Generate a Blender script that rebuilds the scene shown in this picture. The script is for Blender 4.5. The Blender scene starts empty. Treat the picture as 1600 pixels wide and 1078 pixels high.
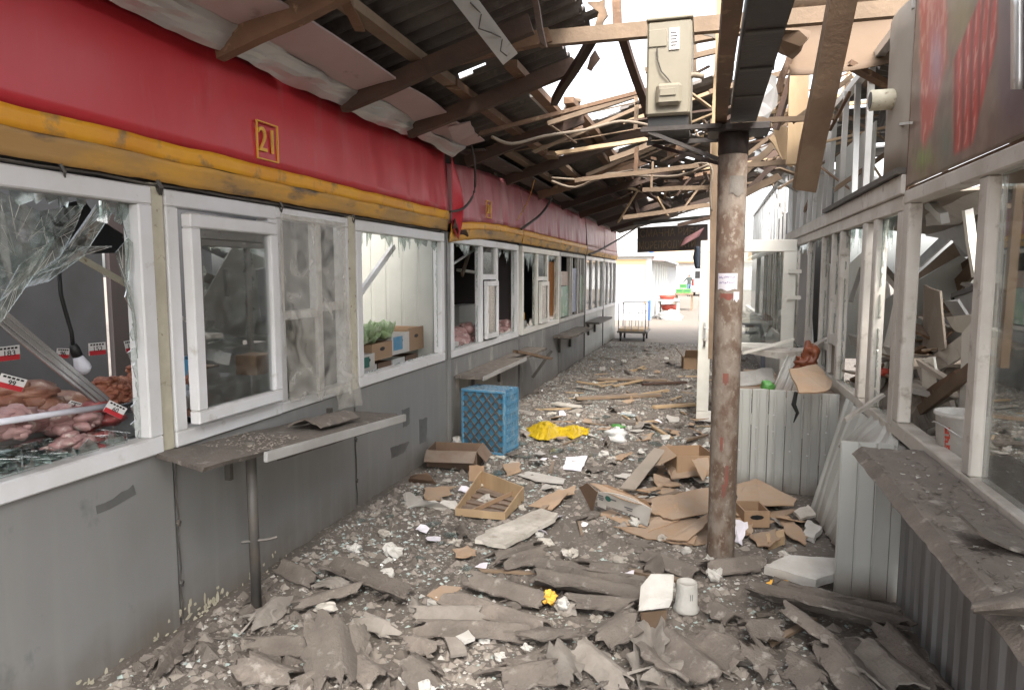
import bpy, math, random
import numpy as np
from mathutils import Vector, Matrix, noise
random.seed(7); rng = np.random.default_rng(7)
S = bpy.context.scene
COL = S.collection
R = math.radians
# ------------------------------------------------------------------ camera
F, PX, PY, EYE = 1080., 800., 539., 1.6
PIT = math.atan(109 / F); YAW = math.atan(305 / math.hypot(F, 109))
FW = Vector((-math.sin(YAW) * math.cos(PIT), math.cos(YAW) * math.cos(PIT), -math.sin(PIT)))
RT = Vector((math.cos(YAW), math.sin(YAW), 0)); UP = RT.cross(FW)
cd = bpy.data.cameras.new('camera'); cam = bpy.data.objects.new('camera', cd); COL.objects.link(cam)
cd.sensor_width = 36; cd.lens = F / 1600 * 36; cd.clip_end = 2000; cd.clip_start = .02
cam.matrix_world = Matrix(((RT.x, UP.x, -FW.x, 0), (RT.y, UP.y, -FW.y, 0), (RT.z, UP.z, -FW.z, EYE), (0, 0, 0, 1)))
S.camera = cam
# ------------------------------------------------------------------ world, sun, exposure
w = bpy.data.worlds.new('World'); S.world = w; w.use_nodes = True
nt = w.node_tree; nt.nodes.clear()
sky = nt.nodes.new('ShaderNodeTexSky'); sky.sky_type = 'NISHITA'; sky.sun_disc = False
SUN_EL, SUN_AZ = R(50), R(156)          # azimuth measured from +Y towards +X
sky.sun_elevation = SUN_EL; sky.sun_rotation = SUN_AZ; sky.dust_density = 4; sky.air_density = 1.2
hs = nt.nodes.new('ShaderNodeHueSaturation'); hs.inputs['Saturation'].default_value = .22
bg = nt.nodes.new('ShaderNodeBackground'); bg.inputs[1].default_value = .15
wo = nt.nodes.new('ShaderNodeOutputWorld')
nt.links.new(sky.outputs[0], hs.inputs['Color']); nt.links.new(hs.outputs[0], bg.inputs[0]); nt.links.new(bg.outputs[0], wo.inputs[0])
sl = bpy.data.lights.new('sun', 'SUN'); sl.energy = 1.4; sl.angle = R(26); sl.color = (1, .93, .84)
so = bpy.data.objects.new('sun', sl); COL.objects.link(so)
sd = Vector((math.sin(SUN_AZ) * math.cos(SUN_EL), math.cos(SUN_AZ) * math.cos(SUN_EL), math.sin(SUN_EL)))
so.rotation_euler = sd.to_track_quat('Z', 'Y').to_euler(); so.location = sd * 30
S.view_settings.view_transform = 'Standard'; S.view_settings.look = 'None'
S.view_settings.gamma = 1; S.view_settings.use_curve_mapping = False; S.view_settings.exposure = 2.1

# ------------------------------------------------------------------ pixel -> place
def ray(px, py): return FW * F + RT * (px - PX) - UP * (py - PY)
EYEP = Vector((0, 0, EYE))
def at(px, py, X=None, Y=None, Z=None):
    d = ray(px, py)
    t = X / d.x if X is not None else Y / d.y if Y is not None else (Z - EYE) / d.z
    return EYEP + d * t
RZ0, RSL = 2.74, .28
def zr(X): return RZ0 + RSL * (X + 2.2)
def roof(px, py, off=0.):
    d = ray(px, py); t = (RZ0 + off + RSL * 2.2 - EYE) / (d.z - RSL * d.x)
    return EYEP + d * t

# ------------------------------------------------------------------ materials
MATS = {}
def mat(name, c1, c2=None, scale=4., rough=.7, bump=.15, bscale=40., metal=0., dust=0., mix=(.35, .65), c3=None, s3=14., m3=(.6, .68),
        stretch=(1, 1, 1), spec=.5, rand=.0, dcol=(.25, .215, .18), trans=0., detail=6., base=None):
    m = bpy.data.materials.new(name); m.use_nodes = True; t = m.node_tree; N = t.nodes; L = t.links
    b = N['Principled BSDF']; b.inputs['Roughness'].default_value = rough; b.inputs['Metallic'].default_value = metal
    b.inputs['Specular IOR Level'].default_value = spec
    tc = N.new('ShaderNodeTexCoord'); mp = N.new('ShaderNodeMapping'); mp.inputs['Scale'].default_value = stretch
    oi = N.new('ShaderNodeObjectInfo'); ad = N.new('ShaderNodeVectorMath'); ad.operation = 'ADD'
    cb = N.new('ShaderNodeCombineXYZ'); mu = N.new('ShaderNodeMath'); mu.operation = 'MULTIPLY'; mu.inputs[1].default_value = 37.
    L.new(oi.outputs['Random'], mu.inputs[0])
    for k in range(3): L.new(mu.outputs[0], cb.inputs[k])
    L.new(tc.outputs['Object'], ad.inputs[0]); L.new(cb.outputs[0], ad.inputs[1]); L.new(ad.outputs[0], mp.inputs[0])
    def nz(s, d=detail):
        n = N.new('ShaderNodeTexNoise'); n.inputs['Scale'].default_value = s; n.inputs['Detail'].default_value = d
        n.inputs['Roughness'].default_value = .6; L.new(mp.outputs[0], n.inputs['Vector']); return n
    def mr(src, a, z):
        n = N.new('ShaderNodeMapRange'); n.inputs[1].default_value = a; n.inputs[2].default_value = z; L.new(src, n.inputs[0]); return n.outputs[0]
    def mx(fac, a, c):
        n = N.new('ShaderNodeMix'); n.data_type = 'RGBA'
        if isinstance(fac, float): n.inputs[0].default_value = fac
        else: L.new(fac, n.inputs[0])
        for i, v in ((6, a), (7, c)):
            if isinstance(v, tuple): n.inputs[i].default_value = (*v, 1)
            else: L.new(v, n.inputs[i])
        return n.outputs[2]
    n1 = nz(scale); col = mx(mr(n1.outputs[0], *mix), c1, c2 or tuple(x * .8 for x in c1))
    if c3: col = mx(mr(nz(s3).outputs[0], *m3), col, c3)
    if rand:
        h = N.new('ShaderNodeHueSaturation'); L.new(col, h.inputs['Color'])
        r = N.new('ShaderNodeMapRange'); r.inputs[3].default_value = 1 - rand; r.inputs[4].default_value = 1 + rand
        L.new(oi.outputs['Random'], r.inputs[0]); L.new(r.outputs[0], h.inputs['Value']); col = h.outputs[0]
    if dust:
        g = N.new('ShaderNodeNewGeometry'); sp = N.new('ShaderNodeSeparateXYZ'); L.new(g.outputs['Normal'], sp.inputs[0])
        a = mr(sp.outputs[2], .25, .85); q = mr(nz(7.).outputs[0], .25, .6)
        u = N.new('ShaderNodeMath'); u.operation = 'MULTIPLY'; L.new(a, u.inputs[0]); L.new(q, u.inputs[1])
        v = N.new('ShaderNodeMath'); v.operation = 'MULTIPLY'; L.new(u.outputs[0], v.inputs[0]); v.inputs[1].default_value = dust
        col = mx(v.outputs[0], col, dcol)
    if base:
        sz = N.new('ShaderNodeSeparateXYZ'); L.new(tc.outputs['Object'], sz.inputs[0]); q = N.new('ShaderNodeMath'); q.operation = 'MULTIPLY_ADD'
        n9 = N.new('ShaderNodeTexNoise'); n9.inputs['Scale'].default_value = 5.; n9.inputs['Detail'].default_value = 8; L.new(tc.outputs['Object'], n9.inputs['Vector'])
        L.new(n9.outputs[0], q.inputs[0]); q.inputs[1].default_value = -.75 * base[0] * 1.3; L.new(sz.outputs[2], q.inputs[2])
        col = mx(mr(q.outputs[0], base[0] * .35, -base[0] * .55), col, base[1])
        mp2 = N.new('ShaderNodeMapping'); mp2.inputs['Scale'].default_value = (6, 6, .35); L.new(tc.outputs['Object'], mp2.inputs[0])
        n8 = N.new('ShaderNodeTexNoise'); n8.inputs['Scale'].default_value = 2.; n8.inputs['Detail'].default_value = 6; L.new(mp2.outputs[0], n8.inputs['Vector'])
        v8 = N.new('ShaderNodeMath'); v8.operation = 'MULTIPLY'; L.new(mr(n8.outputs[0], .5, .78), v8.inputs[0]); v8.inputs[1].default_value = .3
        col = mx(v8.outputs[0], col, base[2])
    L.new(col, b.inputs['Base Color'])
    if bump:
        bp = N.new('ShaderNodeBump'); bp.inputs['Strength'].default_value = bump; bp.inputs['Distance'].default_value = .02
        L.new(nz(bscale).outputs[0], bp.inputs['Height']); L.new(bp.outputs[0], b.inputs['Normal'])
    MATS[name] = m; return m
def glass(name, tint=(.9, .95, .93), rough=.02, fac=.12, scratch=0., sc=(.75, .8, .78), sscale=8., lo=.42, hi=.72, edge=.9):
    m = bpy.data.materials.new(name); m.use_nodes = True; t = m.node_tree; N = t.nodes; L = t.links
    N.remove(N['Principled BSDF']); out = N['Material Output']
    tr = N.new('ShaderNodeBsdfTransparent'); tr.inputs[0].default_value = (*tint, 1)
    gl = N.new('ShaderNodeBsdfGlossy'); gl.inputs['Roughness'].default_value = rough
    fr = N.new('ShaderNodeLayerWeight'); fr.inputs[0].default_value = .35
    mr = N.new('ShaderNodeMapRange'); mr.inputs[3].default_value = fac; mr.inputs[4].default_value = edge
    L.new(fr.outputs['Fresnel'], mr.inputs[0])
    ms = N.new('ShaderNodeMixShader'); L.new(mr.outputs[0], ms.inputs[0]); L.new(tr.outputs[0], ms.inputs[1]); L.new(gl.outputs[0], ms.inputs[2])
    last = ms.outputs[0]
    if scratch:
        df = N.new('ShaderNodeBsdfDiffuse'); df.inputs[0].default_value = (*sc, 1)
        tc = N.new('ShaderNodeTexCoord'); n = N.new('ShaderNodeTexNoise'); n.inputs['Scale'].default_value = sscale; n.inputs['Detail'].default_value = 8
        n.inputs['Distortion'].default_value = 1.5
        L.new(tc.outputs['Object'], n.inputs['Vector'])
        r = N.new('ShaderNodeMapRange'); r.inputs[1].default_value = lo; r.inputs[2].default_value = hi; r.inputs[4].default_value = scratch
        L.new(n.outputs[0], r.inputs[0])
        m2 = N.new('ShaderNodeMixShader'); L.new(r.outputs[0], m2.inputs[0]); L.new(last, m2.inputs[1]); L.new(df.outputs[0], m2.inputs[2]); last = m2.outputs[0]
    L.new(last, out.inputs[0]); MATS[name] = m; return m
DUST = (.25, .215, .18)
mat('pvc', (.74, .74, .75), (.62, .61, .58), 3., .35, .03, 30, dust=.65, mix=(.4, .8), c3=(.42, .38, .32), s3=9., m3=(.62, .78))
mat('pvc_dusty', (.60, .575, .53), (.46, .425, .375), 4., .5, .05, 30, dust=.8, mix=(.35, .7), c3=(.3, .265, .22), s3=13., m3=(.58, .72))
mat('pvc_warm', (.80, .78, .71), (.66, .63, .54), 3., .35, .03, 30, dust=.5, mix=(.45, .8))
mat('cream_post', (.62, .58, .45), (.46, .42, .32), 5., .6, .1, 30, c3=(.2, .13, .07), s3=22., m3=(.6, .7))
mat('wall_paint', (.265, .264, .258), (.212, .21, .203), 1.3, .42, .04, 14, mix=(.3, .7), c3=(.17, .175, .175), s3=4.5, m3=(.63, .7), stretch=(1, 1, .7), base=(.3, (.16, .14, .12), (.33, .325, .305)))
mat('wall_paint_worn', (.27, .27, .26), (.17, .165, .16), 1.8, .5, .06, 18, mix=(.3, .62), c3=(.42, .40, .36), s3=4., m3=(.58, .7), stretch=(1, 1, .5), base=(.3, (.16, .14, .12), (.34, .32, .29)))
mat('ribbed_metal', (.50, .51, .48), (.41, .41, .385), 1.5, .38, .04, 12, metal=.0, dust=.5, c3=(.2, .17, .14), s3=6., m3=(.64, .74), stretch=(1, 1, .5), base=(.2, (.2, .17, .14), (.36, .34, .31)))
mat('ribbed_metal_soiled', (.235, .235, .232), (.165, .158, .152), 2., .5, .06, 14, metal=.1, dust=.5, c3=(.12, .105, .095), s3=5., m3=(.55, .7), stretch=(3, 3, .3))
mat('zinc_sheet', (.60, .60, .59), (.45, .45, .44), 2., .32, .05, 8, metal=.45, dust=.35, c3=(.24, .23, .21), s3=5., m3=(.64, .72))
mat('metal_grey', (.17, .17, .165), (.10, .10, .10), 3., .45, .06, 20, metal=.2, c3=(.2, .17, .14), s3=6., m3=(.6, .72))
mat('dark_metal', (.06, .058, .055), (.10, .085, .07), 6., .55, .1, 40, dust=.6)
mat('banner_red', (.56, .036, .048), (.48, .03, .042), 2., .33, .035, 9, mix=(.3, .8), c3=(.50, .12, .13), s3=3.2, m3=(.55, .85), stretch=(1, 2.5, .5))
mat('banner_red_faded', (.50, .14, .16), (.42, .10, .12), 2., .4, .05, 9, c3=(.55, .28, .27), s3=3., m3=(.5, .8), stretch=(1, 2., .5))
mat('banner_pink', (.52, .28, .28), (.46, .22, .22), 2., .4, .05, 9)
mat('trim_yellow', (.80, .39, .02), (.70, .30, .02), 3., .45, .06, 20, c3=(.30, .19, .09), s3=9., m3=(.56, .7))
mat('trim_dirty', (.68, .35, .05), (.42, .25, .09), 2.4, .6, .08, 24, mix=(.38, .6), c3=(.14, .105, .08), s3=5., m3=(.54, .68), stretch=(1, .6, 2))
mat('number_yellow', (.85, .47, .07), None, 5., .5, .02)
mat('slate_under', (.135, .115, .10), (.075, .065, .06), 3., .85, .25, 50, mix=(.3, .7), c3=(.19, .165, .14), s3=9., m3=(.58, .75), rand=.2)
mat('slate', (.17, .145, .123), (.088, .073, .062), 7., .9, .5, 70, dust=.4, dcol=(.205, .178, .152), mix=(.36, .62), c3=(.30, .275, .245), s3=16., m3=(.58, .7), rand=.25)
mat('slate_pale', (.29, .265, .235), (.19, .168, .145), 6., .9, .3, 60, dust=.3, c3=(.2, .175, .15), s3=12., m3=(.58, .7), rand=.15)
mat('old_wood', (.20, .115, .065), (.11, .065, .042), 3., .75, .25, 30, dust=.5, stretch=(1, 1, 1), mix=(.3, .7), c3=(.30, .20, .125), s3=12., m3=(.58, .7), rand=.25)
mat('dark_wood', (.085, .048, .032), (.05, .032, .024), 4., .75, .25, 30, mix=(.3, .7), rand=.25)
mat('weathered_wood', (.24, .17, .112), (.155, .108, .072), 4., .8, .2, 36, dust=.35, mix=(.3, .7), c3=(.19, .135, .09), s3=16., m3=(.58, .7), rand=.2)
mat('fresh_wood', (.46, .33, .195), (.36, .25, .145), 6., .7, .12, 36, mix=(.35, .65), rand=.12, stretch=(1, 1, .25))
mat('soffit', (.50, .405, .39), (.41, .31, .30), 1.8, .6, .05, 14, mix=(.3, .7), c3=(.27, .2, .18), s3=6., m3=(.64, .75))  # pale grey board with pink bounce light off the red fascia painted in
mat('hardboard', (.15, .098, .06), (.115, .075, .046), 2., .75, .06, 20, mix=(.3, .7), c3=(.25, .165, .105), s3=4., m3=(.6, .72))
mat('grey_panel', (.29, .245, .20), (.235, .20, .163), 2., .7, .05, 16, c3=(.32, .29, .25), s3=4., m3=(.6, .75))
mat('cardboard', (.37, .245, .148), (.30, .195, .12), 3., .85, .12, 40, dust=.6, dcol=(.30, .245, .195), mix=(.3, .7), c3=(.24, .155, .1), s3=9., m3=(.62, .74), rand=.18)
mat('cardboard_dark', (.17, .105, .068), (.12, .08, .055), 3., .85, .1, 40, dust=.5, rand=.2)
mat('carton_print', (.55, .53, .50), (.44, .41, .37), 3., .8, .06, 30, dust=.4)
mat('print_green', (.03, .13, .10), None, 4., .7, .02)
mat('print_grey', (.17, .17, .17), None, 4., .7, .02)
mat('blue_plastic', (.075, .25, .41), (.06, .20, .33), 4., .5, .06, 30, dust=.6, c3=(.19, .30, .36), s3=11., m3=(.48, .7))
mat('blue_plastic_dark', (.055, .20, .32), (.05, .15, .24), 4., .5, .04, 30)
mat('yellow_bag', (.55, .39, .02), (.44, .29, .015), 6., .3, .15, 18, c3=(.65, .16, .02), s3=5., m3=(.68, .7))
mat('white_bag', (.62, .62, .60), (.5, .5, .48), 6., .4, .2, 18)
mat('green_plastic', (.10, .30, .07), (.08, .25, .06), 6., .4, .05)
mat('foam', (.58, .57, .54), (.47, .455, .42), 8., .85, .3, 60, dust=.5, dcol=(.38, .345, .3), rand=.1)
mat('plaster', (.55, .52, .47), (.40, .37, .32), 7., .9, .35, 40, dust=.35, c3=(.27, .24, .2), s3=9., m3=(.56, .7), rand=.12)
mat('rust_pipe', (.225, .185, .15), (.125, .08, .055), 11., .75, .3, 60, mix=(.42, .58), c3=(.27, .235, .19), s3=34., m3=(.56, .68), stretch=(1, 1, .7), detail=9.)
mat('red_paint', (.24, .075, .055), (.17, .08, .06), 20., .8, .1)
mat('black_steel', (.028, .022, .02), (.045, .035, .03), 8., .5, .12, 40)
mat('black', (.012, .012, .012), None, 5., .5, .05)
mat('cable', (.05, .043, .038), (.08, .068, .055), 8., .6, .05)
mat('cable_dusty', (.25, .20, .15), (.2, .16, .12), 8., .8, .05)
mat('ac_beige', (.235, .21, .155), (.19, .168, .125), 3., .5, .05, 20, c3=(.30, .26, .2), s3=7., m3=(.62, .75))
mat('paper', (.74, .71, .76), (.66, .63, .68), 8., .8, .04)
mat('ink', (.14, .10, .33), None, 5., .8, .0)
mat('tag_red', (.55, .03, .04), None, 5., .6, .0)
mat('tag_white', (.78, .76, .74), None, 5., .6, .0)
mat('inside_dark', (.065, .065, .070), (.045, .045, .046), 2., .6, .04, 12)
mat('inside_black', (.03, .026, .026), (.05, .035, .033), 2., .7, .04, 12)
mat('inside_light', (.46, .46, .42), (.38, .38, .345), 1.5, .5, .03, 10)
mat('steel_tray', (.60, .60, .60), (.5, .5, .5), 4., .25, .03, metal=.85)
mat('counter', (.42, .42, .41), (.32, .32, .31), 4., .35, .03, metal=.3)
mat('mince', (.40, .16, .09), (.28, .09, .055), 30., .45, .5, 80, mix=(.35, .65), c3=(.5, .25, .16), s3=24., m3=(.56, .66))
mat('poultry', (.36, .19, .12), (.27, .11, .075), 16., .4, .2, 50, c3=(.58, .42, .32), s3=20., m3=(.55, .68))
mat('meat', (.36, .10, .095), (.27, .06, .055), 16., .35, .2, 40, c3=(.60, .36, .32), s3=22., m3=(.55, .65))
mat('meat_pale', (.42, .26, .24), (.31, .16, .155), 14., .4, .2, 40, c3=(.55, .46, .41), s3=20., m3=(.55, .65))
mat('salami', (.3, .05, .03), (.2, .03, .02), 18., .4, .1)
mat('bulb_white', (.78, .78, .84), None, 4., .25, .0)
mat('cabbage', (.30, .40, .22), (.22, .31, .14), 9., .55, .2, 30, c3=(.45, .52, .36), s3=14., m3=(.52, .65))
mat('carrot', (.48, .13, .03), (.4, .1, .02), 9., .6, .1)
mat('orange_board', (.42, .17, .035), (.34, .12, .025), 4., .8, .2, 40, c3=(.22, .08, .02), s3=10., m3=(.58, .7))
mat('red_brown', (.20, .055, .02), (.13, .035, .015), 7., .4, .25, 18, c3=(.32, .13, .05), s3=9., m3=(.62, .7))
mat('sign_brown', (.040, .024, .018), (.028, .018, .014), 4., .5, .05)
mat('sign_gold', (.17, .105, .04), (.06, .04, .02), 14., .5, .05)
mat('blue_cloth', (.05, .07, .10), (.04, .05, .07), 6., .8, .2, 30)
mat('white_wall', (.60, .61, .61), (.53, .53, .52), 1., .7, .04, 10)
mat('ochre_trim', (.55, .39, .21), (.55, .38, .2), 2., .7, .04, 10)
mat('blue_paint', (.06, .17, .50), None, 3., .5, .03)
mat('shutter_grey', (.42, .44, .46), (.34, .36, .38), 1.5, .5, .04, 12)
mat('brown_roof', (.40, .29, .19), (.33, .24, .16), 1., .8, .05)
mat('railing', (.25, .27, .33), None, 3., .5, .03)
mat('van_white', (.55, .55, .55), (.5, .5, .5), 1., .3, .0)
mat('tyre', (.02, .02, .02), None, 9., .8, .1)
mat('tail_red', (.5, .02, .02), None, 3., .3, .0)
mat('jacket', (.05, .06, .055), (.035, .045, .04), 9., .8, .1)
mat('jeans', (.10, .16, .26), (.08, .12, .2), 9., .8, .1)
mat('skin', (.42, .24, .17), None, 9., .6, .05)
mat('hair', (.03, .022, .018), None, 9., .7, .1)
mat('tan_trolley', (.50, .36, .22), (.38, .26, .15), 5., .7, .05)
mat('red_tub', (.50, .08, .05), (.42, .06, .04), 5., .5, .05)
mat('stall_grey', (.36, .36, .35), None, 4., .6, .05)
mat('poster_green', (.10, .28, .12), (.18, .32, .26), 2.5, .4, .0, c3=(.42, .5, .42), s3=5., m3=(.55, .65))
mat('poster_blue', (.18, .23, .36), (.12, .16, .27), 2.5, .4, .0, c3=(.40, .44, .48), s3=8., m3=(.58, .66))
mat('poster_tan', (.33, .20, .13), (.25, .15, .1), 2.5, .4, .0, c3=(.42, .36, .3), s3=6., m3=(.55, .65))
mat('tarp_grey', (.36, .36, .36), (.25, .25, .25), 3., .45, .2, 10, dust=.3)
mat('rubble', (.31, .275, .235), (.22, .19, .165), 9., .9, .3, 50, dust=.2, rand=.2)
mat('crumb_white', (.48, .46, .42), (.36, .34, .31), 6., .8, .1)
mat('glass_crumb', (.42, .49, .46), (.3, .36, .34), 30., .15, .1, spec=.8)
glass('pane_glass', (.86, .90, .88), .012, .34, .08)
glass('pane_dirty', (.78, .80, .76), .03, .16, .35, (.55, .53, .47), 5.)
glass('shard_glass', (.86, .91, .89), .04, .10, .20, (.66, .70, .69), 30., edge=.55)
glass('film', (.97, .96, .94), .25, .05, .40, (.80, .78, .72), 5., .3, .75, .22)
mat('print_ground', (.27, .18, .14), (.19, .10, .09), 1.6, .45, .02, 10, mix=(.35, .65), c3=(.17, .16, .07), s3=2.6, m3=(.46, .66))
mat('print_sausage', (.40, .055, .04), (.27, .03, .025), 9., .4, .0, mix=(.35, .65), c3=(.56, .22, .17), s3=20., m3=(.54, .66), stretch=(1, 1, .4))
mat('print_pink', (.50, .13, .10), (.38, .06, .05), 5., .4, .0, c3=(.55, .28, .22), s3=9., m3=(.52, .68))
mat('print_violet', (.34, .18, .22), (.40, .13, .13), 5., .4, .0)
mat('print_olive', (.24, .19, .09), (.17, .12, .06), 4., .4, .0, c3=(.3, .13, .08), s3=6., m3=(.5, .7))
mat('print_dusk', (.17, .10, .11), (.11, .07, .075), 3., .4, .0, c3=(.22, .2, .22), s3=4., m3=(.5, .7))
mat('print_leaf', (.15, .19, .07), (.21, .19, .09), 7., .4, .0, c3=(.3, .16, .09), s3=10., m3=(.55, .7))
def ground_mat():
    m = mat('ground', (.155, .132, .112), (.095, .08, .068), 2.2, .9, .5, 70, mix=(.3, .7), c3=(.30, .275, .245), s3=38., m3=(.57, .66))
    t = m.node_tree; N = t.nodes; L = t.links; b = N['Principled BSDF']; src = b.inputs['Base Color'].links[0].from_socket
    tc = N.new('ShaderNodeTexCoord'); sp = N.new('ShaderNodeSeparateXYZ'); L.new(tc.outputs['Object'], sp.inputs[0])
    n = N.new('ShaderNodeTexNoise'); n.inputs['Scale'].default_value = .8; L.new(tc.outputs['Object'], n.inputs[0])
    a = N.new('ShaderNodeMath'); a.operation = 'MULTIPLY_ADD'; L.new(n.outputs[0], a.inputs[0]); a.inputs[1].default_value = 3; L.new(sp.outputs[1], a.inputs[2])
    r = N.new('ShaderNodeMapRange'); r.inputs[1].default_value = 18.; r.inputs[2].default_value = 21.; L.new(a.outputs[0], r.inputs[0])
    mx = N.new('ShaderNodeMix'); mx.data_type = 'RGBA'; L.new(r.outputs[0], mx.inputs[0]); L.new(src, mx.inputs[6]); mx.inputs[7].default_value = (.20, .168, .14, 1)
    L.new(mx.outputs[2], b.inputs['Base Color'])
ground_mat()

# ------------------------------------------------------------------ mesh builder
class MB:
    def __init__(s): s.v = []; s.f = []
    def add(s, vs, fs):
        o = len(s.v); s.v += [Vector(p) for p in vs]; s.f += [tuple(i + o for i in f) for f in fs]; return s
    def bx(s, x0, x1, y0, y1, z0, z1, M=None):
        vs = [Vector((x, y, z)) for z in (z0, z1) for y in (y0, y1) for x in (x0, x1)]
        if M: vs = [M @ p for p in vs]
        return s.add(vs, [(0, 2, 3, 1), (4, 5, 7, 6), (0, 1, 5, 4), (2, 6, 7, 3), (0, 4, 6, 2), (1, 3, 7, 5)])
    def beam(s, p0, p1, w, h, up=(0, 0, 1), rag=0.):
        p0 = Vector(p0); p1 = Vector(p1); d = (p1 - p0); n = d.normalized(); u = Vector(up)
        if abs(n.dot(u)) > .98: u = Vector((0, 1, 0))
        sx = n.cross(u).normalized() * w / 2; sz = sx.normalized().cross(n) * h / 2
        if not rag: return s.add([p + a * sx + b * sz for p in (p0, p1) for a, b in ((-1, -1), (1, -1), (1, 1), (-1, 1))],
                     [(3, 2, 1, 0), (4, 5, 6, 7), (0, 1, 5, 4), (1, 2, 6, 5), (2, 3, 7, 6), (3, 0, 4, 7)])
        vs = []; k = 5
        for i in range(k):
            f = i / (k - 1); j = Vector([random.uniform(-1, 1) * min(w, h) * .12 for _ in range(3)])
            for a, b in ((-1, -1), (1, -1), (1, 1), (-1, 1)):
                e = n * random.uniform(0, rag) if i == k - 1 else (n * random.uniform(-rag, 0) * .5 if i == 0 else Vector())
                vs.append(p0 + d * f + a * sx + b * sz + e + j * (0 < i < k - 1))
        fs = [(3, 2, 1, 0)] + [(4 * i + a, 4 * i + (a + 1) % 4, 4 * i + 4 + (a + 1) % 4, 4 * i + 4 + a) for i in range(k - 1) for a in range(4)]
        o = 4 * (k - 1); fs.append((o, o + 1, o + 2, o + 3)); return s.add(vs, fs)
    def tube(s, pts, r, n=7):
        pts = [Vector(p) for p in pts]; vs = []; fs = []; m = len(pts); rr = r if isinstance(r, (list, tuple)) else [r] * m
        for i, p in enumerate(pts):
            d = (pts[min(i + 1, m - 1)] - pts[max(i - 1, 0)]).normalized()
            u = Vector((0, 0, 1)) if abs(d.z) < .9 else Vector((1, 0, 0)); a = d.cross(u).normalized(); b = a.cross(d)
            vs += [p + (a * math.cos(2 * math.pi * k / n) + b * math.sin(2 * math.pi * k / n)) * rr[i] for k in range(n)]
        for i in range(m - 1):
            fs += [(i * n + k, i * n + (k + 1) % n, (i + 1) * n + (k + 1) % n, (i + 1) * n + k) for k in range(n)]
        fs += [tuple(range(n))[::-1], tuple(range((m - 1) * n, m * n))]
        return s.add(vs, fs)
    def lathe(s, c, prof, n=20):
        c = Vector(c); vs = []; fs = []
        for r, z in prof: vs += [c + Vector((r * math.cos(2 * math.pi * k / n), r * math.sin(2 * math.pi * k / n), z)) for k in range(n)]
        for i in range(len(prof) - 1): fs += [(i * n + k, i * n + (k + 1) % n, (i + 1) * n + (k + 1) % n, (i + 1) * n + k) for k in range(n)]
        return s.add(vs, fs)
    def sheet(s, fn, nu, nv, th=.002, keep=None):
        P = [[Vector(fn(i / nu, j / nv)) for j in range(nv + 1)] for i in range(nu + 1)]; top = []; bot = []
        for i in range(nu + 1):
            for j in range(nv + 1):
                n = (P[min(i + 1, nu)][j] - P[max(i - 1, 0)][j]).cross(P[i][min(j + 1, nv)] - P[i][max(j - 1, 0)])
                n = n.normalized() if n.length > 1e-9 else Vector((0, 0, 1))
                top.append(P[i][j] + n * th / 2); bot.append(P[i][j] - n * th / 2)
        N = (nu + 1) * (nv + 1); I = lambda i, j: i * (nv + 1) + j; fs = []
        K = [[(keep is None or keep((i + .5) / nu, (j + .5) / nv)) for j in range(nv)] for i in range(nu)]
        g = lambda i, j: 0 <= i < nu and 0 <= j < nv and K[i][j]
        for i in range(nu):
            for j in range(nv):
                if not K[i][j]: continue
                a, b, c, d = I(i, j), I(i + 1, j), I(i + 1, j + 1), I(i, j + 1)
                fs.append((a, b, c, d)); fs.append((d + N, c + N, b + N, a + N))
                if not g(i, j - 1): fs.append((b, a, a + N, b + N))
                if not g(i, j + 1): fs.append((d, c, c + N, d + N))
                if not g(i - 1, j): fs.append((a, d, d + N, a + N))
                if not g(i + 1, j): fs.append((c, b, b + N, c + N))
        s.add(top + bot, fs)
        used = sorted({k for f in s.f for k in f}); mp = {k: i for i, k in enumerate(used)}
        s.v = [s.v[k] for k in used]; s.f = [tuple(mp[k] for k in f) for f in s.f]; return s
    def poly(s, pts, th, rag=0., seg=3, nrm=None):
        pts = [Vector(p) for p in pts]; n = Vector()
        for i, p in enumerate(pts): q = pts[(i + 1) % len(pts)]; n += p.cross(q)
        n = n.normalized() if nrm is None else Vector(nrm)
        if rag:
            o = []
            for i, p in enumerate(pts):
                q = pts[(i + 1) % len(pts)]; e = (q - p); t = e.cross(n).normalized(); k = max(1, min(seg, int(e.length / .03)))
                o.append(p)
                for j in range(1, k): o.append(p + e * (j / k + random.uniform(-.2, .2) / k) + t * random.uniform(-rag, rag))
            pts = o
        m = len(pts)
        return s.add([p + n * th / 2 for p in pts] + [p - n * th / 2 for p in pts],
                     [tuple(range(m)), tuple(range(2 * m - 1, m - 1, -1))] + [(i, i + m, (i + 1) % m + m, (i + 1) % m) for i in range(m)])
    def lump(s, c, r, seed=0, am=.3, sub=2):
        c = Vector(c); rx, ry, rz = r if isinstance(r, (tuple, list)) else (r, r, r); nu, nv = 8 * sub // 2, 5 * sub // 2
        vs = [c + Vector((0, 0, rz))]; o = Vector((seed * 3.1, seed * 1.7, seed * 5.3))
        for j in range(1, nv):
            for i in range(nu):
                a = 2 * math.pi * i / nu; t = math.pi * j / nv; d = Vector((math.sin(t) * math.cos(a), math.sin(t) * math.sin(a), math.cos(t)))
                k = 1 + am * noise.noise(d * 1.7 + o); vs.append(c + Vector((d.x * rx, d.y * ry, d.z * rz)) * k)
        vs.append(c - Vector((0, 0, rz))); fs = [(0, 1 + i, 1 + (i + 1) % nu) for i in range(nu)]
        for j in range(nv - 2): fs += [(1 + j * nu + i, 1 + (j + 1) * nu + i, 1 + (j + 1) * nu + (i + 1) % nu, 1 + j * nu + (i + 1) % nu) for i in range(nu)]
        b = 1 + (nv - 2) * nu; fs += [(len(vs) - 1, b + (i + 1) % nu, b + i) for i in range(nu)]
        return s.add(vs, fs)
ROOT = {}
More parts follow.
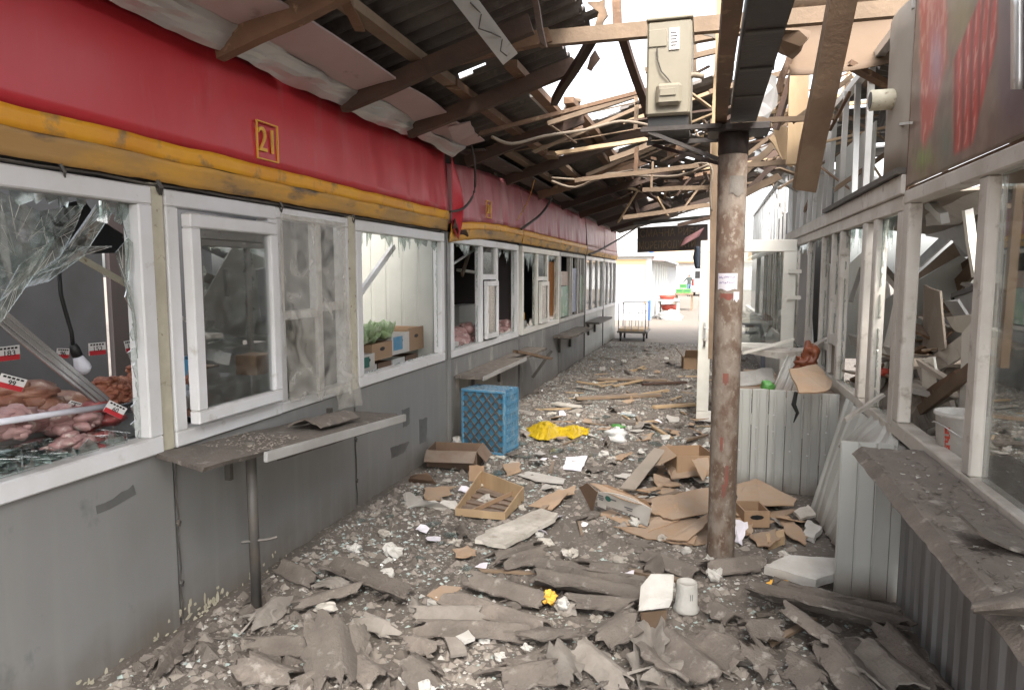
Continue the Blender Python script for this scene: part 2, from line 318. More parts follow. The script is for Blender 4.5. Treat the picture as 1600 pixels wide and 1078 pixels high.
def tag(o, label=None, cat=None, group=None, kind=None):
    for k, v in (('label', label), ('category', cat), ('group', group), ('kind', kind)):
        if v: o[k] = v
    return o
def thing(name, label, cat, loc=(0, 0, 0), group=None):
    o = bpy.data.objects.new(name, None); o.empty_display_size = .1; COL.objects.link(o); o.location = loc
    ROOT[o] = Vector(loc); return tag(o, label, cat, group)
def obj(name, mb, m, parent=None, smooth=False, bevel=0., origin=None):
    if parent is not None: base = ROOT[parent]
    else:
        xs = [p.x for p in mb.v]; ys = [p.y for p in mb.v]; zs = [p.z for p in mb.v]
        base = Vector(((min(xs) + max(xs)) / 2, (min(ys) + max(ys)) / 2, min(zs))) if origin is None else Vector(origin)
    me = bpy.data.meshes.new(name); me.from_pydata([p - base for p in mb.v], [], mb.f); me.materials.append(MATS[m] if isinstance(m, str) else m)
    if smooth: me.shade_smooth()
    o = bpy.data.objects.new(name, me); COL.objects.link(o)
    if parent is None: o.location = base
    else: o.parent = parent
    ROOT[o] = base
    if bevel:
        b = o.modifiers.new('bevel', 'BEVEL'); b.width = bevel; b.segments = 1; b.limit_method = 'ANGLE'
    return o
def struct(name, mb, m, **k): return tag(obj(name, mb, m, origin=(0, 0, 0), **k), kind='structure')
def one(name, mb, m, label, cat, group=None, **k): return tag(obj(name, mb, m, **k), label, cat, group)
def clone(o, loc=None, rot=None, scale=None, label=None):
    c = o.copy(); COL.objects.link(c); ROOT[c] = ROOT[o]
    if loc is not None: c.location = loc
    if rot is not None: c.rotation_euler = rot
    if scale is not None: c.scale = (scale,) * 3
    if label: c['label'] = label
    for ch in list(o.children):
        d = ch.copy(); COL.objects.link(d); d.parent = c
        for g in list(ch.children): e = g.copy(); COL.objects.link(e); e.parent = d
    return c
def text(name, s, org, xd, yd, size, m, parent=None, ext=.002, fit=None):
    cu = bpy.data.curves.new('lettering', 'FONT'); cu.body = s; cu.size = size; cu.extrude = ext; cu.align_x = 'CENTER'; cu.align_y = 'CENTER'
    t = bpy.data.objects.new('lettering', cu); COL.objects.link(t); dg = bpy.context.evaluated_depsgraph_get(); dg.update()
    me = bpy.data.meshes.new_from_object(t.evaluated_get(dg)); bpy.data.objects.remove(t)
    xd = Vector(xd).normalized(); yd = Vector(yd).normalized(); zd = xd.cross(yd); b = MB()
    wd = max(v.co.x for v in me.vertices) - min(v.co.x for v in me.vertices); sx = fit / wd if fit else 1
    b.add([Vector(org) + xd * v.co.x * sx + yd * v.co.y + zd * v.co.z for v in me.vertices], [tuple(p.vertices) for p in me.polygons])
    return obj(name, b, m, parent)
def fbm(x, y, z=0., o=4):
    return noise.fractal(Vector((x, y, z)), 1., 2., o)
def ring(y0, y1, z0, z1, fw, x0, x1):
    b = MB(); b.bx(x0, x1, y0, y1, z0, z0 + fw); b.bx(x0, x1, y0, y1, z1 - fw, z1)
    b.bx(x0, x1, y0, y0 + fw, z0 + fw, z1 - fw); b.bx(x0, x1, y1 - fw, y1, z0 + fw, z1 - fw); return b
def pane(y0, y1, z0, z1, x): return MB().bx(x - .003, x + .003, y0, y1, z0, z1)
def jag(y0, y1, z0, z1, x, top=.12, side=.05, bot=.03, seed=1):
    """what is left of a smashed pane: teeth along each edge of the frame"""
    rd = random.Random(seed); b = MB(); t = .005
    def strip(p, q, inward, depth):
        L = (q - p).length; k = max(3, int(L / .05)); cuts = [0] + sorted(rd.uniform(.02, .98) for _ in range(k - 1)) + [1]
        for a, c in zip(cuts[:-1], cuts[1:]):
            if rd.random() < .18: continue
            dd = depth * rd.uniform(.2, 1.); m = rd.uniform(.15, .85); A, C = p.lerp(q, a), p.lerp(q, c); M = p.lerp(q, a + (c - a) * m) + inward * dd
            mid = [A + inward * dd * rd.uniform(.2, .6), M, C + inward * dd * rd.uniform(.2, .5)]
            b.poly([A] + mid + [C], t, nrm=(1, 0, 0))
    V = Vector
    if top: strip(V((x, y0, z1)), V((x, y1, z1)), V((0, 0, -1)), top)
    if bot: strip(V((x, y0, z0)), V((x, y1, z0)), V((0, 0, 1)), bot)
    if side: strip(V((x, y0, z0)), V((x, y0, z1)), V((0, 1, 0)), side); strip(V((x, y1, z0)), V((x, y1, z1)), V((0, -1, 0)), side)
    return b
def catenary(p, q, sag, n=10, wob=0.):
    p, q = Vector(p), Vector(q)
    return [p.lerp(q, i / n) - Vector((0, 0, sag * 4 * (i / n) * (1 - i / n))) + Vector([random.uniform(-wob, wob) for _ in range(3)]) * (0 < i < n) for i in range(n + 1)]

# ================================================================== GROUND
def gh(x, y):
    a = max(0., min(1., (17 - y) / 4)); e = math.exp(-((x + 2.2) / .35) ** 2) * .03
    return (.014 * fbm(x * 2.1, y * 2.1) + .01 * fbm(x * 7, y * 7) + e) * a
xs = [-400, -120, -40, -12, -5] + [-2.6 + .055 * i for i in range(80)] + [2.2, 3.5, 6, 12, 40, 120, 400]
ys = [-60, -12, -3, 0] + [.8 + .06 * i for i in range(120)] + [8 + .14 * i for i in range(70)] + [18, 19.5, 22, 28, 40, 60, 100, 200, 500, 900]
b = MB(); nx = len(xs)
b.v = [Vector((x, y, gh(x, y) if -2.7 < x < 2 and .7 < y < 18 else 0)) for y in ys for x in xs]
b.f = [(j * nx + i, j * nx + i + 1, (j + 1) * nx + i + 1, (j + 1) * nx + i) for j in range(len(ys) - 1) for i in range(nx - 1)]
struct('ground', b, 'ground', smooth=True)

# ================================================================== LEFT ROW OF KIOSKS
XL = -2.25
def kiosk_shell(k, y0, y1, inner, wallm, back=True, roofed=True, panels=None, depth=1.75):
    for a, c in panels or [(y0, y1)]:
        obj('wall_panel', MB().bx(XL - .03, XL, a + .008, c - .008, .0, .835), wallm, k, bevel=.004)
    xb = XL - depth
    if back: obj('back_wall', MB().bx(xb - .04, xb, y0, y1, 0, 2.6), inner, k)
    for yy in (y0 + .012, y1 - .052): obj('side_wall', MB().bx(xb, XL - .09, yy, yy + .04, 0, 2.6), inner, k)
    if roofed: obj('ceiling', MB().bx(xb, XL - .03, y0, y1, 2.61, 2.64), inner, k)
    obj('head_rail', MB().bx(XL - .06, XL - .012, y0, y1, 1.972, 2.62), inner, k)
def fascia(k, y0, y1, red, droop=0., wr=1., trim=('trim_yellow', 'trim_dirty'), seed=0):
    n = max(10, int((y1 - y0) * 22))
    def fn(u, v):
        y = y0 + (y1 - y0) * u; z = 2.155 + .525 * v; fold = max(0, (y - 3.6) / 2) if wr == 1 else 1
        d = .004 * fbm(y * 2 + seed, z * 2, 2) + .022 * min(1, fold) * wr * fbm(y * 5 + z * .8 + seed, z * .7, 5.) * (.35 + .65 * (1 - v)) + .005 * fbm(y * 1.3, z * 1.5, 11)
        d += .02 * max(0, 1 - abs(y - 2.72 - (z - 2.2) * .5) / .12) * fbm(y * 3, z * 3, 9) if wr == 1 else 0
        return (XL + .035 + d - .03 * v, y, z - droop * (1 - u) ** 3)
    obj('fascia_banner', MB().sheet(fn, n, 10, .004), red, k, smooth=True)
    def ft(u, v):
        y = y0 + (y1 - y0) * u; w_ = .004 * fbm(y * 5 + seed, v * 2, 3)
        return (XL + .046 + w_, y, 2.085 + .072 * v + .006 * fbm(y * 3, 7) - droop * (1 - u) ** 3)
    obj('fascia_trim', MB().sheet(ft, n, 3, .004), trim[0], k, smooth=True)
    def fb(u, v):
        y = y0 + (y1 - y0) * u
        return (XL + .024 + .020 * v + .007 * fbm(y * 6 + seed, v, 1), y, 1.99 + .096 * v + .008 * fbm(y * 4, 3) - droop * (1 - u) ** 3)
    obj('fascia_skirt', MB().sheet(fb, n, 4, .004), trim[1], k, smooth=True)
# -- kiosk with number 21
k1 = thing('market_kiosk', 'nearest grey kiosk on the left, number 21 in a yellow box on its red fascia', 'kiosk', (XL, 3., 0))
XB = XL - 1.75
for a, c in ((-3., .19), (.2, 2.47), (2.485, 4.1), (4.112, 5.8)):  # first panel is unseen, added behind the camera to darken the near end
    wp = obj('wall_panel', MB().bx(XL - .03, XL, a, c, .0, .838), 'wall_paint', k1, bevel=.004)
rust = MB(); rd = random.Random(3)
for _ in range(70):
    y = rd.choice([rd.uniform(1.7, 2.5), rd.uniform(2.3, 3.3), rd.uniform(2.45, 2.75)]); hgt = rd.uniform(.008, .02) + .05 * rd.random() ** 4; z0 = rd.uniform(0.0, .05) + .06 * rd.random() ** 4
    w_ = rd.uniform(.004, .016); XR_ = XL + .0015 + .0004 * _; rust.poly([(XR_, y + w_ * math.cos(a) * rd.uniform(.6, 1.2), z0 + hgt / 2 + hgt / 2 * math.sin(a) * rd.uniform(.6, 1.2)) for a in (0, .8, 1.6, 2.4, 3.2, 4., 4.8, 5.6)], .001)
tag(obj('peeled_paint', rust, 'cream_post', k1), kind='stuff')
for y in (2.478, 4.106):
    obj('seam_wire', MB().tube([(XL + .004, y + .006 * math.sin(i * 2.3), .05 + i * .08) for i in range(10)], .004, 5), 'dark_metal', k1)
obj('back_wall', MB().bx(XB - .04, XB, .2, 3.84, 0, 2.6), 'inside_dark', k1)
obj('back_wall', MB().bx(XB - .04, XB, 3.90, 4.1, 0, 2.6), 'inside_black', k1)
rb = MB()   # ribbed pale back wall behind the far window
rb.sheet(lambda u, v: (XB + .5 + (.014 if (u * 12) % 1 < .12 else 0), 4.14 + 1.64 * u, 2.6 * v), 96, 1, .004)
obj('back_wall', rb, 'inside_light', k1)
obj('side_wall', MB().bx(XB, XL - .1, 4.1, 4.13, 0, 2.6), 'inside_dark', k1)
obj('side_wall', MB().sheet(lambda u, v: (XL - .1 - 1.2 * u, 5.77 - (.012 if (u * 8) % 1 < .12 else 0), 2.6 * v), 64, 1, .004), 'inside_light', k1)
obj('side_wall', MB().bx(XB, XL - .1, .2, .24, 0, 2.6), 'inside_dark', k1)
obj('ceiling', MB().bx(-3.05, XL - .03, .2, 4.12, 2.61, 2.64), 'inside_dark', k1)  # stops short of the back wall, shaped to let sky light onto the counter
obj('head_rail', MB().bx(XL - .06, XL - .012, -3., 5.8, 1.972, 2.62), 'inside_dark', k1)
fascia(k1, -3., 5.8, 'banner_red')
text('number', '21', (XL + .038, 3.19, 2.285), (0, 1, 0), (0, 0, 1), .175, 'number_yellow', k1, .004, fit=.125)
nb = MB()
for bb in ((3.10, 3.28, 2.190, 2.196), (3.10, 3.28, 2.376, 2.382), (3.10, 3.106, 2.196, 2.376), (3.274, 3.28, 2.196, 2.376)):
    nb.bx(XL + .033, XL + .043, *bb)
obj('number_box', nb, 'number_yellow', k1)
cv = MB().tube([(XL + .01, .9 + i * .25, 1.985 - .012 * math.sin(i * 1.3) ** 2) for i in range(20)], .006, 5)
obj('edge_cord', cv, 'dark_metal', k1)
for y in (1.98, 2.43, 2.44, 3.3, 4.1): obj('hook', MB().tube([(XL + .02, y, 2.0), (XL + .035, y + .01, 1.965), (XL + .02, y + .02, 1.94), (XL + .01, y + .01, 1.97)], .006, 5), 'dark_metal', k1)
for pts in ([(150, 790), (165, 785), (190, 768), (208, 757), (213, 772), (195, 782), (172, 795), (152, 803)], [(655, 655), (668, 652), (666, 690), (656, 694)], [(628, 640), (640, 636), (640, 662), (630, 668)], [(610, 700), (625, 694), (640, 690), (630, 708), (612, 716)]):
    obj('paint_smear', MB().poly([at(x, y, X=XL + .0015) for x, y in pts], .001, .008, 4), 'metal_grey', k1)
for y in (2.478, 4.106):
    for z in (.22, .5): obj('seam_knot', MB().lump((XL + .008, y, z), (.008, .014, .014), 2, .8, 3), 'dark_metal', k1)
# window facing the camera most, smashed
f1 = obj('window_frame', ring(.75, 2.40, .842, 1.965, .075, XL - .06, XL + .025), 'pvc', k1, bevel=.006)
def shard(pts, cx=0.0):
    obj('glass_shard', MB().poly([at(px, py, X=XL - .02 + cx * i) for i, (px, py) in enumerate(pts)], .004), 'shard_glass', f1)
    e = MB()
    q = [at(px, py, X=XL - .02 + cx * i) for i, (px, py) in enumerate(pts)]; c = sum(q, Vector()) / len(q)
    for i in range(len(q)):
        for t in (.2, .5, .8): e.tube([q[i].lerp(q[(i + 1) % len(q)], t) + Vector((.004, 0, 0)), c.lerp(q[i], .25 + .3 * random.random()) + Vector((.004, 0, 0))], .0009, 3)
    tag(obj('crack_lines', e, 'crumb_white', f1), kind='stuff')
shard([(0, 300), (60, 330), (85, 370), (60, 420), (25, 470), (0, 505), (0, 400)], -.006)
shard([(60, 330), (130, 320), (120, 350), (95, 400), (40, 438), (0, 470), (30, 415), (75, 380)], .006)
shard([(140, 340), (150, 320), (180, 325), (130, 400), (75, 440), (20, 455), (90, 405)], -.008)
shard([(150, 345), (165, 300), (172, 338), (168, 350)], .01); shard([(178, 345), (190, 302), (204, 310), (190, 352)], -.01)
shard([(50, 432), (130, 385), (175, 385), (140, 395), (90, 420)], .01)
shard([(180, 395), (200, 372), (207, 380), (200, 440), (212, 500), (215, 560), (205, 480)], .004)
tag(obj('broken_pane', jag(.83, 2.32, .92, 1.885, XL - .02, .1, .05, .09, 4), 'shard_glass', f1), kind='stuff')
obj('post', MB().bx(XL - .05, XL + .012, 2.405, 2.475, .842, 1.985), 'cream_post', k1, bevel=.004)
# window with the open sash
f2 = obj('window_frame', ring(2.48, 3.27, .842, 1.965, .07, XL - .06, XL + .02), 'pvc', k1, bevel=.005)
ss = obj('sash', ring(2.56, 3.20, .93, 1.87, .062, XL + .022, XL + .075), 'pvc', k1, bevel=.006)
obj('pane', pane(2.62, 3.14, .99, 1.81, XL + .05), 'pane_glass', ss)
# window under plastic film
b = ring(3.275, 4.05, .842, 1.965, .06, XL - .06, XL + .015)
b.bx(XL - .05, XL + .005, 3.68, 3.74, .902, 1.905); b.bx(XL - .05, XL + .005, 3.335, 3.68, 1.35, 1.40); b.bx(XL - .05, XL + .005, 3.74, 3.99, 1.38, 1.43)
f3 = obj('window_frame', b, 'pvc', k1, bevel=.005)
obj('pane', pane(3.335, 3.68, .9, 1.35, XL - .02), 'pane_dirty', f3)
def film(u, v):
    y = 3.29 + .70 * u + (.12 * u * (1 - v) ** 3); z = .80 + 1.13 * v - .06 * u * (1 - v)
    return (XL + .03 + .018 * fbm(y * 5, z * 1.6, 1) + .007 * fbm(y * 16, z * 5, 3) + .03 * (1 - v) ** 2, y, z)
one('plastic_film', MB().sheet(film, 30, 44, .002, lambda u, v: not (v < .10 + .06 * fbm(u * 6, 2) and u < .62)), 'film',
    'torn dusty transparent plastic film over the narrow window left of the vegetable boxes', 'plastic film', smooth=True)
obj('post', MB().bx(XL - .05, XL + .014, 4.055, 4.145, .842, 1.985), 'cream_post', k1, bevel=.004)
f4 = obj('window_frame', ring(4.15, 5.74, .842, 1.965, .075, XL - .06, XL + .02), 'pvc', k1, bevel=.006)
tag(obj('broken_pane', jag(4.225, 5.665, .917, 1.89, XL - .02, .16, .05, .02, 9), 'shard_glass', f4), kind='stuff')
obj('post', MB().bx(XL - .05, XL + .01, 5.745, 5.80, .842, 1.985), 'wall_paint', k1, bevel=.004)
# shelf
sf = obj('shelf', MB().sheet(lambda u, v: (XL + .012 + .40 * v, 2.36 + 1.62 * u - .15 * v * (1 - u), .838 - .125 * u + .006 * fbm(u * 9, v * 4) - .035 * max(0, v - .93) * 14), 40, 8, .02,
         lambda u, v: not (v > .86 + .09 * fbm(u * 3, 4) and u < .25)), 'slate', k1)
obj('edge_strip', MB().beam((XL + .415, 2.55, .81), (XL + .415, 4.0, .695), .02, .045), 'zinc_sheet', sf, bevel=.003)
obj('leg', MB().tube([(-2.02, 2.70, -.02), (-2.02, 2.70, .83)], .024, 12), 'dark_metal', sf, smooth=True)
obj('clamp', MB().tube([(-2.06, 2.66, .36), (-1.97, 2.72, .36), (-1.93, 2.75, .365)], .007, 6), 'dark_metal', sf)
for y in (2.80, 3.75): obj('bracket', MB().bx(XL, XL + .3, y, y + .03, .79 - .077 * (y - 2.3), .815 - .077 * (y - 2.3)).bx(XL, XL + .03, y + .002, y + .028, .6, .78), 'dark_metal', sf)
# counter inside
obj('counter', MB().bx(XL - .8, XL - .07, .26, 4.08, .80, .84), 'counter', k1, bevel=.004)
obj('counter', MB().bx(XL - .75, XL - .07, 4.15, 5.74, .74, .78), 'counter', k1, bevel=.004)
# -- second kiosk
k2 = thing('market_kiosk', 'second kiosk on the left, red fascia folded back at its near corner', 'kiosk', (XL, 7., 0))
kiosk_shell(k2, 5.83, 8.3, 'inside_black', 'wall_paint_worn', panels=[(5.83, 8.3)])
fascia(k2, 5.84, 8.36, 'banner_red_faded', droop=.10, wr=1.6, seed=4)
text('number', '20', (XL + .05, 6.95, 2.275), (0, 1, 0), (0, 0, 1), .13, 'number_yellow', k2, .004, fit=.11)
nb = MB()
for bb in ((6.87, 7.03, 2.19, 2.196), (6.87, 7.03, 2.36, 2.366), (6.87, 6.876, 2.196, 2.36), (7.024, 7.03, 2.196, 2.36)): nb.bx(XL + .040, XL + .052, *bb)
obj('number_box', nb, 'number_yellow', k2)
obj('fascia_flap', MB().sheet(lambda u, v: (XL + .06 + .07 * math.sin(v * 3) * u, 5.83 + .16 * u * (1 - v * .6), 2.02 + .62 * v - .1 * u), 6, 10, .004), 'banner_red', k2, smooth=True)
obj('fascia_flap', MB().sheet(lambda u, v: (XL + .075 + .03 * math.sin(u * 7 + v * 2), 5.78 + .36 * u, 2.05 - .09 * u + (.09 - .06 * u) * (v - .5) + .02 * math.sin(u * 9)), 14, 6, .004), 'dark_wood', k2, smooth=True)
obj('post', MB().bx(XL - .05, XL + .012, 5.835, 5.905, .0, 1.985), 'wall_paint', k2, bevel=.004)
b = ring(5.91, 8.24, .842, 1.965, .07, XL - .06, XL + .02)
b.bx(XL - .055, XL + .012, 6.78, 6.86, .912, 1.895); b.bx(XL - .055, XL + .012, 7.32, 7.40, .912, 1.895); b.bx(XL - .05, XL + .01, 6.86, 7.32, 1.55, 1.61)
f = obj('window_frame', b, 'pvc', k2, bevel=.005)
tag(obj('broken_pane', jag(5.98, 6.78, .912, 1.895, XL - .02, .13, .06, .05, 11), 'shard_glass', f), kind='stuff')
tag(obj('broken_pane', jag(7.40, 8.17, .912, 1.895, XL - .02, .16, .06, .06, 12), 'shard_glass', f), kind='stuff')
obj('pane', pane(6.86, 7.32, 1.61, 1.895, XL - .02), 'pane_dirty', f)
ss = obj('sash', ring(6.88, 7.30, .93, 1.54, .055, XL + .013, XL + .05), 'pvc', k2, bevel=.004)
obj('pane', pane(6.935, 7.245, .985, 1.485, XL + .03), 'pane_dirty', ss)
obj('counter', MB().bx(XL - .8, XL - .07, 5.9, 8.2, .80, .84), 'counter', k2)
sf = obj('shelf', MB().sheet(lambda u, v: (XL + .01 + .27 * v, 6.0 + 2.7 * u, .655 + .01 * fbm(u * 9, v * 4)), 24, 4, .03), 'slate', k2)
obj('edge_strip', MB().bx(XL + .275, XL + .29, 6.02, 7.6, .63, .668), 'zinc_sheet', sf)
for y in (6.5, 7.4): obj('bracket', MB().bx(XL, XL + .2, y, y + .03, .6, .63).bx(XL, XL + .03, y + .002, y + .028, .4, .6), 'dark_metal', sf)
obj('bracket', MB().beam(at(832, 590, X=XL + .05), at(862, 548, X=XL + .28), .03, .03), 'dark_metal', sf)
# -- third kiosk
k3 = thing('market_kiosk', 'third kiosk on the left, orange board behind smashed glass, posters on its farther windows', 'kiosk', (XL, 10.7, 0))
kiosk_shell(k3, 8.37, 13.1, 'inside_dark', 'wall_paint_worn', panels=[(8.37, 10.72), (10.74, 13.1)])
fascia(k3, 8.37, 13.1, 'banner_red_faded', wr=1.4, seed=8)
b = ring(8.42, 10.70, .842, 1.965, .075, XL - .06, XL + .02)
b.bx(XL - .055, XL + .012, 9.22, 9.31, .917, 1.89); b.bx(XL - .055, XL + .012, 9.85, 9.94, .917, 1.89); b.bx(XL - .05, XL + .01, 9.31, 9.85, 1.52, 1.58)
f = obj('window_frame', b, 'pvc_warm', k3, bevel=.005)
tag(obj('broken_pane', jag(8.495, 9.22, .917, 1.89, XL - .02, .3, .12, .12, 21), 'shard_glass', f), kind='stuff')
tag(obj('broken_pane', jag(9.94, 10.62, .917, 1.89, XL - .02, .14, .1, .2, 22), 'shard_glass', f), kind='stuff')
obj('pane', pane(9.31, 9.85, 1.58, 1.89, XL - .02), 'pane_dirty', f)
ss = obj('sash', ring(9.33, 9.83, .93, 1.51, .06, XL + .013, XL + .05), 'pvc_warm', k3); obj('pane', pane(9.39, 9.77, .99, 1.45, XL + .03), 'pane_dirty', ss)
obj('board', MB().bx(XL - .075, XL - .065, 9.95, 10.66, .9, 1.80), 'orange_board', k3)
b = ring(10.78, 13.05, .842, 1.965, .06, XL - .06, XL + .015)
for y in (11.62, 11.80, 12.35, 12.62): b.bx(XL - .055, XL + .01, y, y + .055, .902, 1.905)
f = obj('window_frame', b, 'pvc_dusty', k3, bevel=.004)
for ya, yb, za, zb, m in ((10.85, 11.6, .92, 1.42, 'poster_green'), (10.85, 11.6, 1.43, 1.66, 'poster_tan'), (11.86, 12.34, .95, 1.72, 'poster_blue'), (12.68, 12.98, .95, 1.6, 'poster_green')):
    obj('poster', MB().bx(XL - .02, XL - .015, ya, yb, za, zb), m, k3)
for ya, yb in ((11.675, 11.80), (12.405, 12.62)): obj('pane', pane(ya, yb, .902, 1.905, XL - .012), 'pane_dirty', f)
for y0, y1, z in ((10.3, 12.3, .66),):
    sf = obj('shelf', MB().sheet(lambda u, v: (XL + .01 + .3 * v, y0 + (y1 - y0) * u, z + .012 * fbm(u * 7, v * 4)), 16, 4, .035), 'slate', k3)
    for y in (10.7, 11.6): obj('bracket', MB().bx(XL, XL + .2, y, y + .04, z - .06, z - .025).bx(XL, XL + .04, y + .002, y + .038, z - .28, z - .06), 'dark_metal', sf)
# -- fourth and fifth kiosk
for nm, y0, y1, lab, shelf in (('a', 13.13, 15.55, 'fourth kiosk on the left, faded pink fascia and a small dark shelf', True),
                               ('b', 15.58, 17.8, 'farthest kiosk on the left, at the end of the row by the trolley', False)):
    k = thing('market_kiosk', lab, 'kiosk', (XL, (y0 + y1) / 2, 0))
    kiosk_shell(k, y0, y1, 'inside_dark', 'ribbed_metal')
    fascia(k, y0, y1, 'banner_pink', wr=1.3, trim=('banner_pink', 'trim_dirty'), seed=y0)
    b = ring(y0 + .05, y1 - .05, .842, 1.965, .07, XL - .06, XL + .02); q = (y1 - y0 - .1) / 3
    for i in (1, 2): b.bx(XL - .055, XL + .012, y0 + .05 + q * i - .05, y0 + .05 + q * i + .05, .912, 1.895)
    f = obj('window_frame', b, 'pvc', k, bevel=.004)
    for i in range(3):
        obj('pane', pane(y0 + .1 + q * i, y0 + q * (i + 1), .912, 1.895, XL - .02), 'pane_dirty', f)
    obj('corner_post', MB().bx(XL - .02, XL + .014, y0 - .01, y0 + .05, 0, 1.985), 'dark_metal', k)
    if shelf:
        sf = obj('shelf', MB().bx(XL + .005, XL + .28, 13.2, 15.1, .66, .70), 'dark_metal', k)
        for y in (13.5, 14.3): obj('bracket', MB().bx(XL + .002, XL + .04, y, y + .05, .42, .655), 'dark_metal', sf)

# ================================================================== CANOPY OVER THE ALLEY
cn = thing('canopy', 'wrecked lean-to canopy of dark corrugated slate on wooden beams over the alley', 'canopy', (-1., 6., 2.6))
HOLES_PX = [[(888, -30), (918, 20), (930, 50), (882, 82), (886, 112), (868, 132), (832, 150), (826, 142), (858, 188), (886, 214), (942, 196), (1005, 164), (1060, 147), (1105, 138), (1140, 120), (1180, 190), (1330, 160), (1900, -500), (1200, -900)],
            [(566, -8), (622, -8), (618, 14), (600, 16)], [(950, 228), (1040, 203), (1062, 211), (955, 245)], [(1020, 229), (1060, 213), (1105, 201), (1104, 212), (1040, 241)],
            [(865, 253), (895, 238), (905, 247), (880, 262)], [(1000, 263), (1052, 240), (1056, 246), (1008, 270)], [(1010, 312), (1046, 301), (1048, 308), (1015, 318)], [(838, 150), (862, 140), (880, 165), (890, 190), (872, 200)],
            [(724, 128), (757, 113), (760, 117), (732, 132)], [(985, 243), (1030, 226), (1036, 232), (990, 250)], [(1060, 330), (1112, 318), (1112, 324), (1062, 336)]]
HOLES = [[(q.x, q.y) for q in (roof(*p) for p in h)] for h in HOLES_PX]
def inpoly(x, y, P):
    c = False; j = len(P) - 1
    for i in range(len(P)):
        if (P[i][1] > y) != (P[j][1] > y) and x < (P[j][0] - P[i][0]) * (y - P[i][1]) / (P[j][1] - P[i][1]) + P[i][0]: c = not c
        j = i
    return c
def holed(x, y):
    jx = x + .05 * fbm(x * 5, y * 3, 1); jy = y + .08 * fbm(x * 4, y * 4, 7)
    return y > 1. and any(inpoly(jx, jy, h) for h in HOLES)
rd = random.Random(5); row = 0
for (xa, xb, dz) in ((-2.34, -.78, .0), (-.86, .66, .022), (.58, 2.0, .044)):
    y = 1.05 if xa > .5 else -1.07  # unseen sheets behind the camera, added to shade the left wall and foreground
    while y < 18.4:
        wdt = 1.12; ya = y; tilt = rd.uniform(-.03, .03); sk = rd.uniform(-.05, .05); z2 = dz + rd.uniform(0, .012) + (.012 if int(y) % 2 else 0)
        if xa > .5 and (y < 7.5 or rd.random() < .3): y += 1.06; continue
        if -1 < xa < .5 and -.1 < y < 1.: y += 1.06; continue  # opening shaped in the unseen sheets so sun reaches the right row
        if xa > -1 and y > 9 and rd.random() < .10: y += 1.06; continue
        def fn(u, v):
            X = xa + (xb - xa) * u; Y = ya + wdt * v + sk * (u - .5)
            return (X, Y, zr(X) + .05 + z2 + tilt * (v - .5) + .024 * math.cos(2 * math.pi * wdt * v / .15))
        def keep(u, v):
            X = xa + (xb - xa) * u; Y = ya + wdt * v
            return not holed(X, Y)
        b = MB().sheet(fn, 16, 60, .006, keep)
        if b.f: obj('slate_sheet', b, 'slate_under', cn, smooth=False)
        y += 1.06
def plank(name, p, q, w=.05, h=.09, m='old_wood', par=None, rag=.05, up=(0, 0, 1), **k):
    b = MB().beam(p, q, w, h, up, rag)
    if par is not None: return obj(name, b, m, par)
    return one(name, b, m, **k)
# rafters across, purlins along, at the slope of the roof
for yy, xa, xb, m in ((2.78, -2.22, -1.35, 'old_wood'), (3.87, -2.2, -1.0, 'dark_wood'), (4.75, -2.16, -.92, 'dark_wood'), (6.1, -2.2, -1.1, 'dark_wood'), (7.4, -2.2, -.6, 'dark_wood'), (8.9, -2.2, .5, 'old_wood'), (10.4, -2.2, .9, 'dark_wood'), (12., -2.2, 1.2, 'dark_wood'), (14., -2.2, 1.2, 'dark_wood'), (16., -2.2, 1.2, 'dark_wood')):
    plank('rafter', (xa + .06, yy, zr(xa) - .11), (xb, yy, zr(xb) - .10), .055, .10, m, cn)
for x, ya, yb, m in ((-1.66, -3.2, 4.35, 'weathered_wood'), (-1.66, 4.45, 9.4, 'old_wood'), (-1.27, 4.5, 6.8, 'old_wood'), (-1.12, 5.7, 10.5, 'old_wood'), (-1.9, 6.3, 9.6, 'weathered_wood'), (-.45, 8., 17, 'old_wood'), (.35, 8.4, 17, 'old_wood'), (-1.5, 9.4, 17, 'dark_wood')):
    plank('purlin', (x, ya, zr(x) - .03), (x, yb, zr(x) - .03), .085, .05, m, cn)
plank('tie_beam', at(632, 108, Y=4.2), at(852, 58, Y=4.2), .055, .085, 'old_wood', cn)
plank('tie_beam', at(845, 62, Y=4.22), at(1425, 12, Y=4.22), .055, .085, 'weathered_wood', cn)
plank('king_post', at(965, 52, Y=4.25), at(962, -40, Y=4.25), .05, .05, 'old_wood', cn)
plank('strut', at(974, 62, Y=4.3), at(1012, 175, Y=4.9), .05, .04, 'dark_wood', cn)
plank('strut', at(925, 62, Y=4.3), at(868, 156, Y=5.0), .05, .05, 'dark_wood', cn)
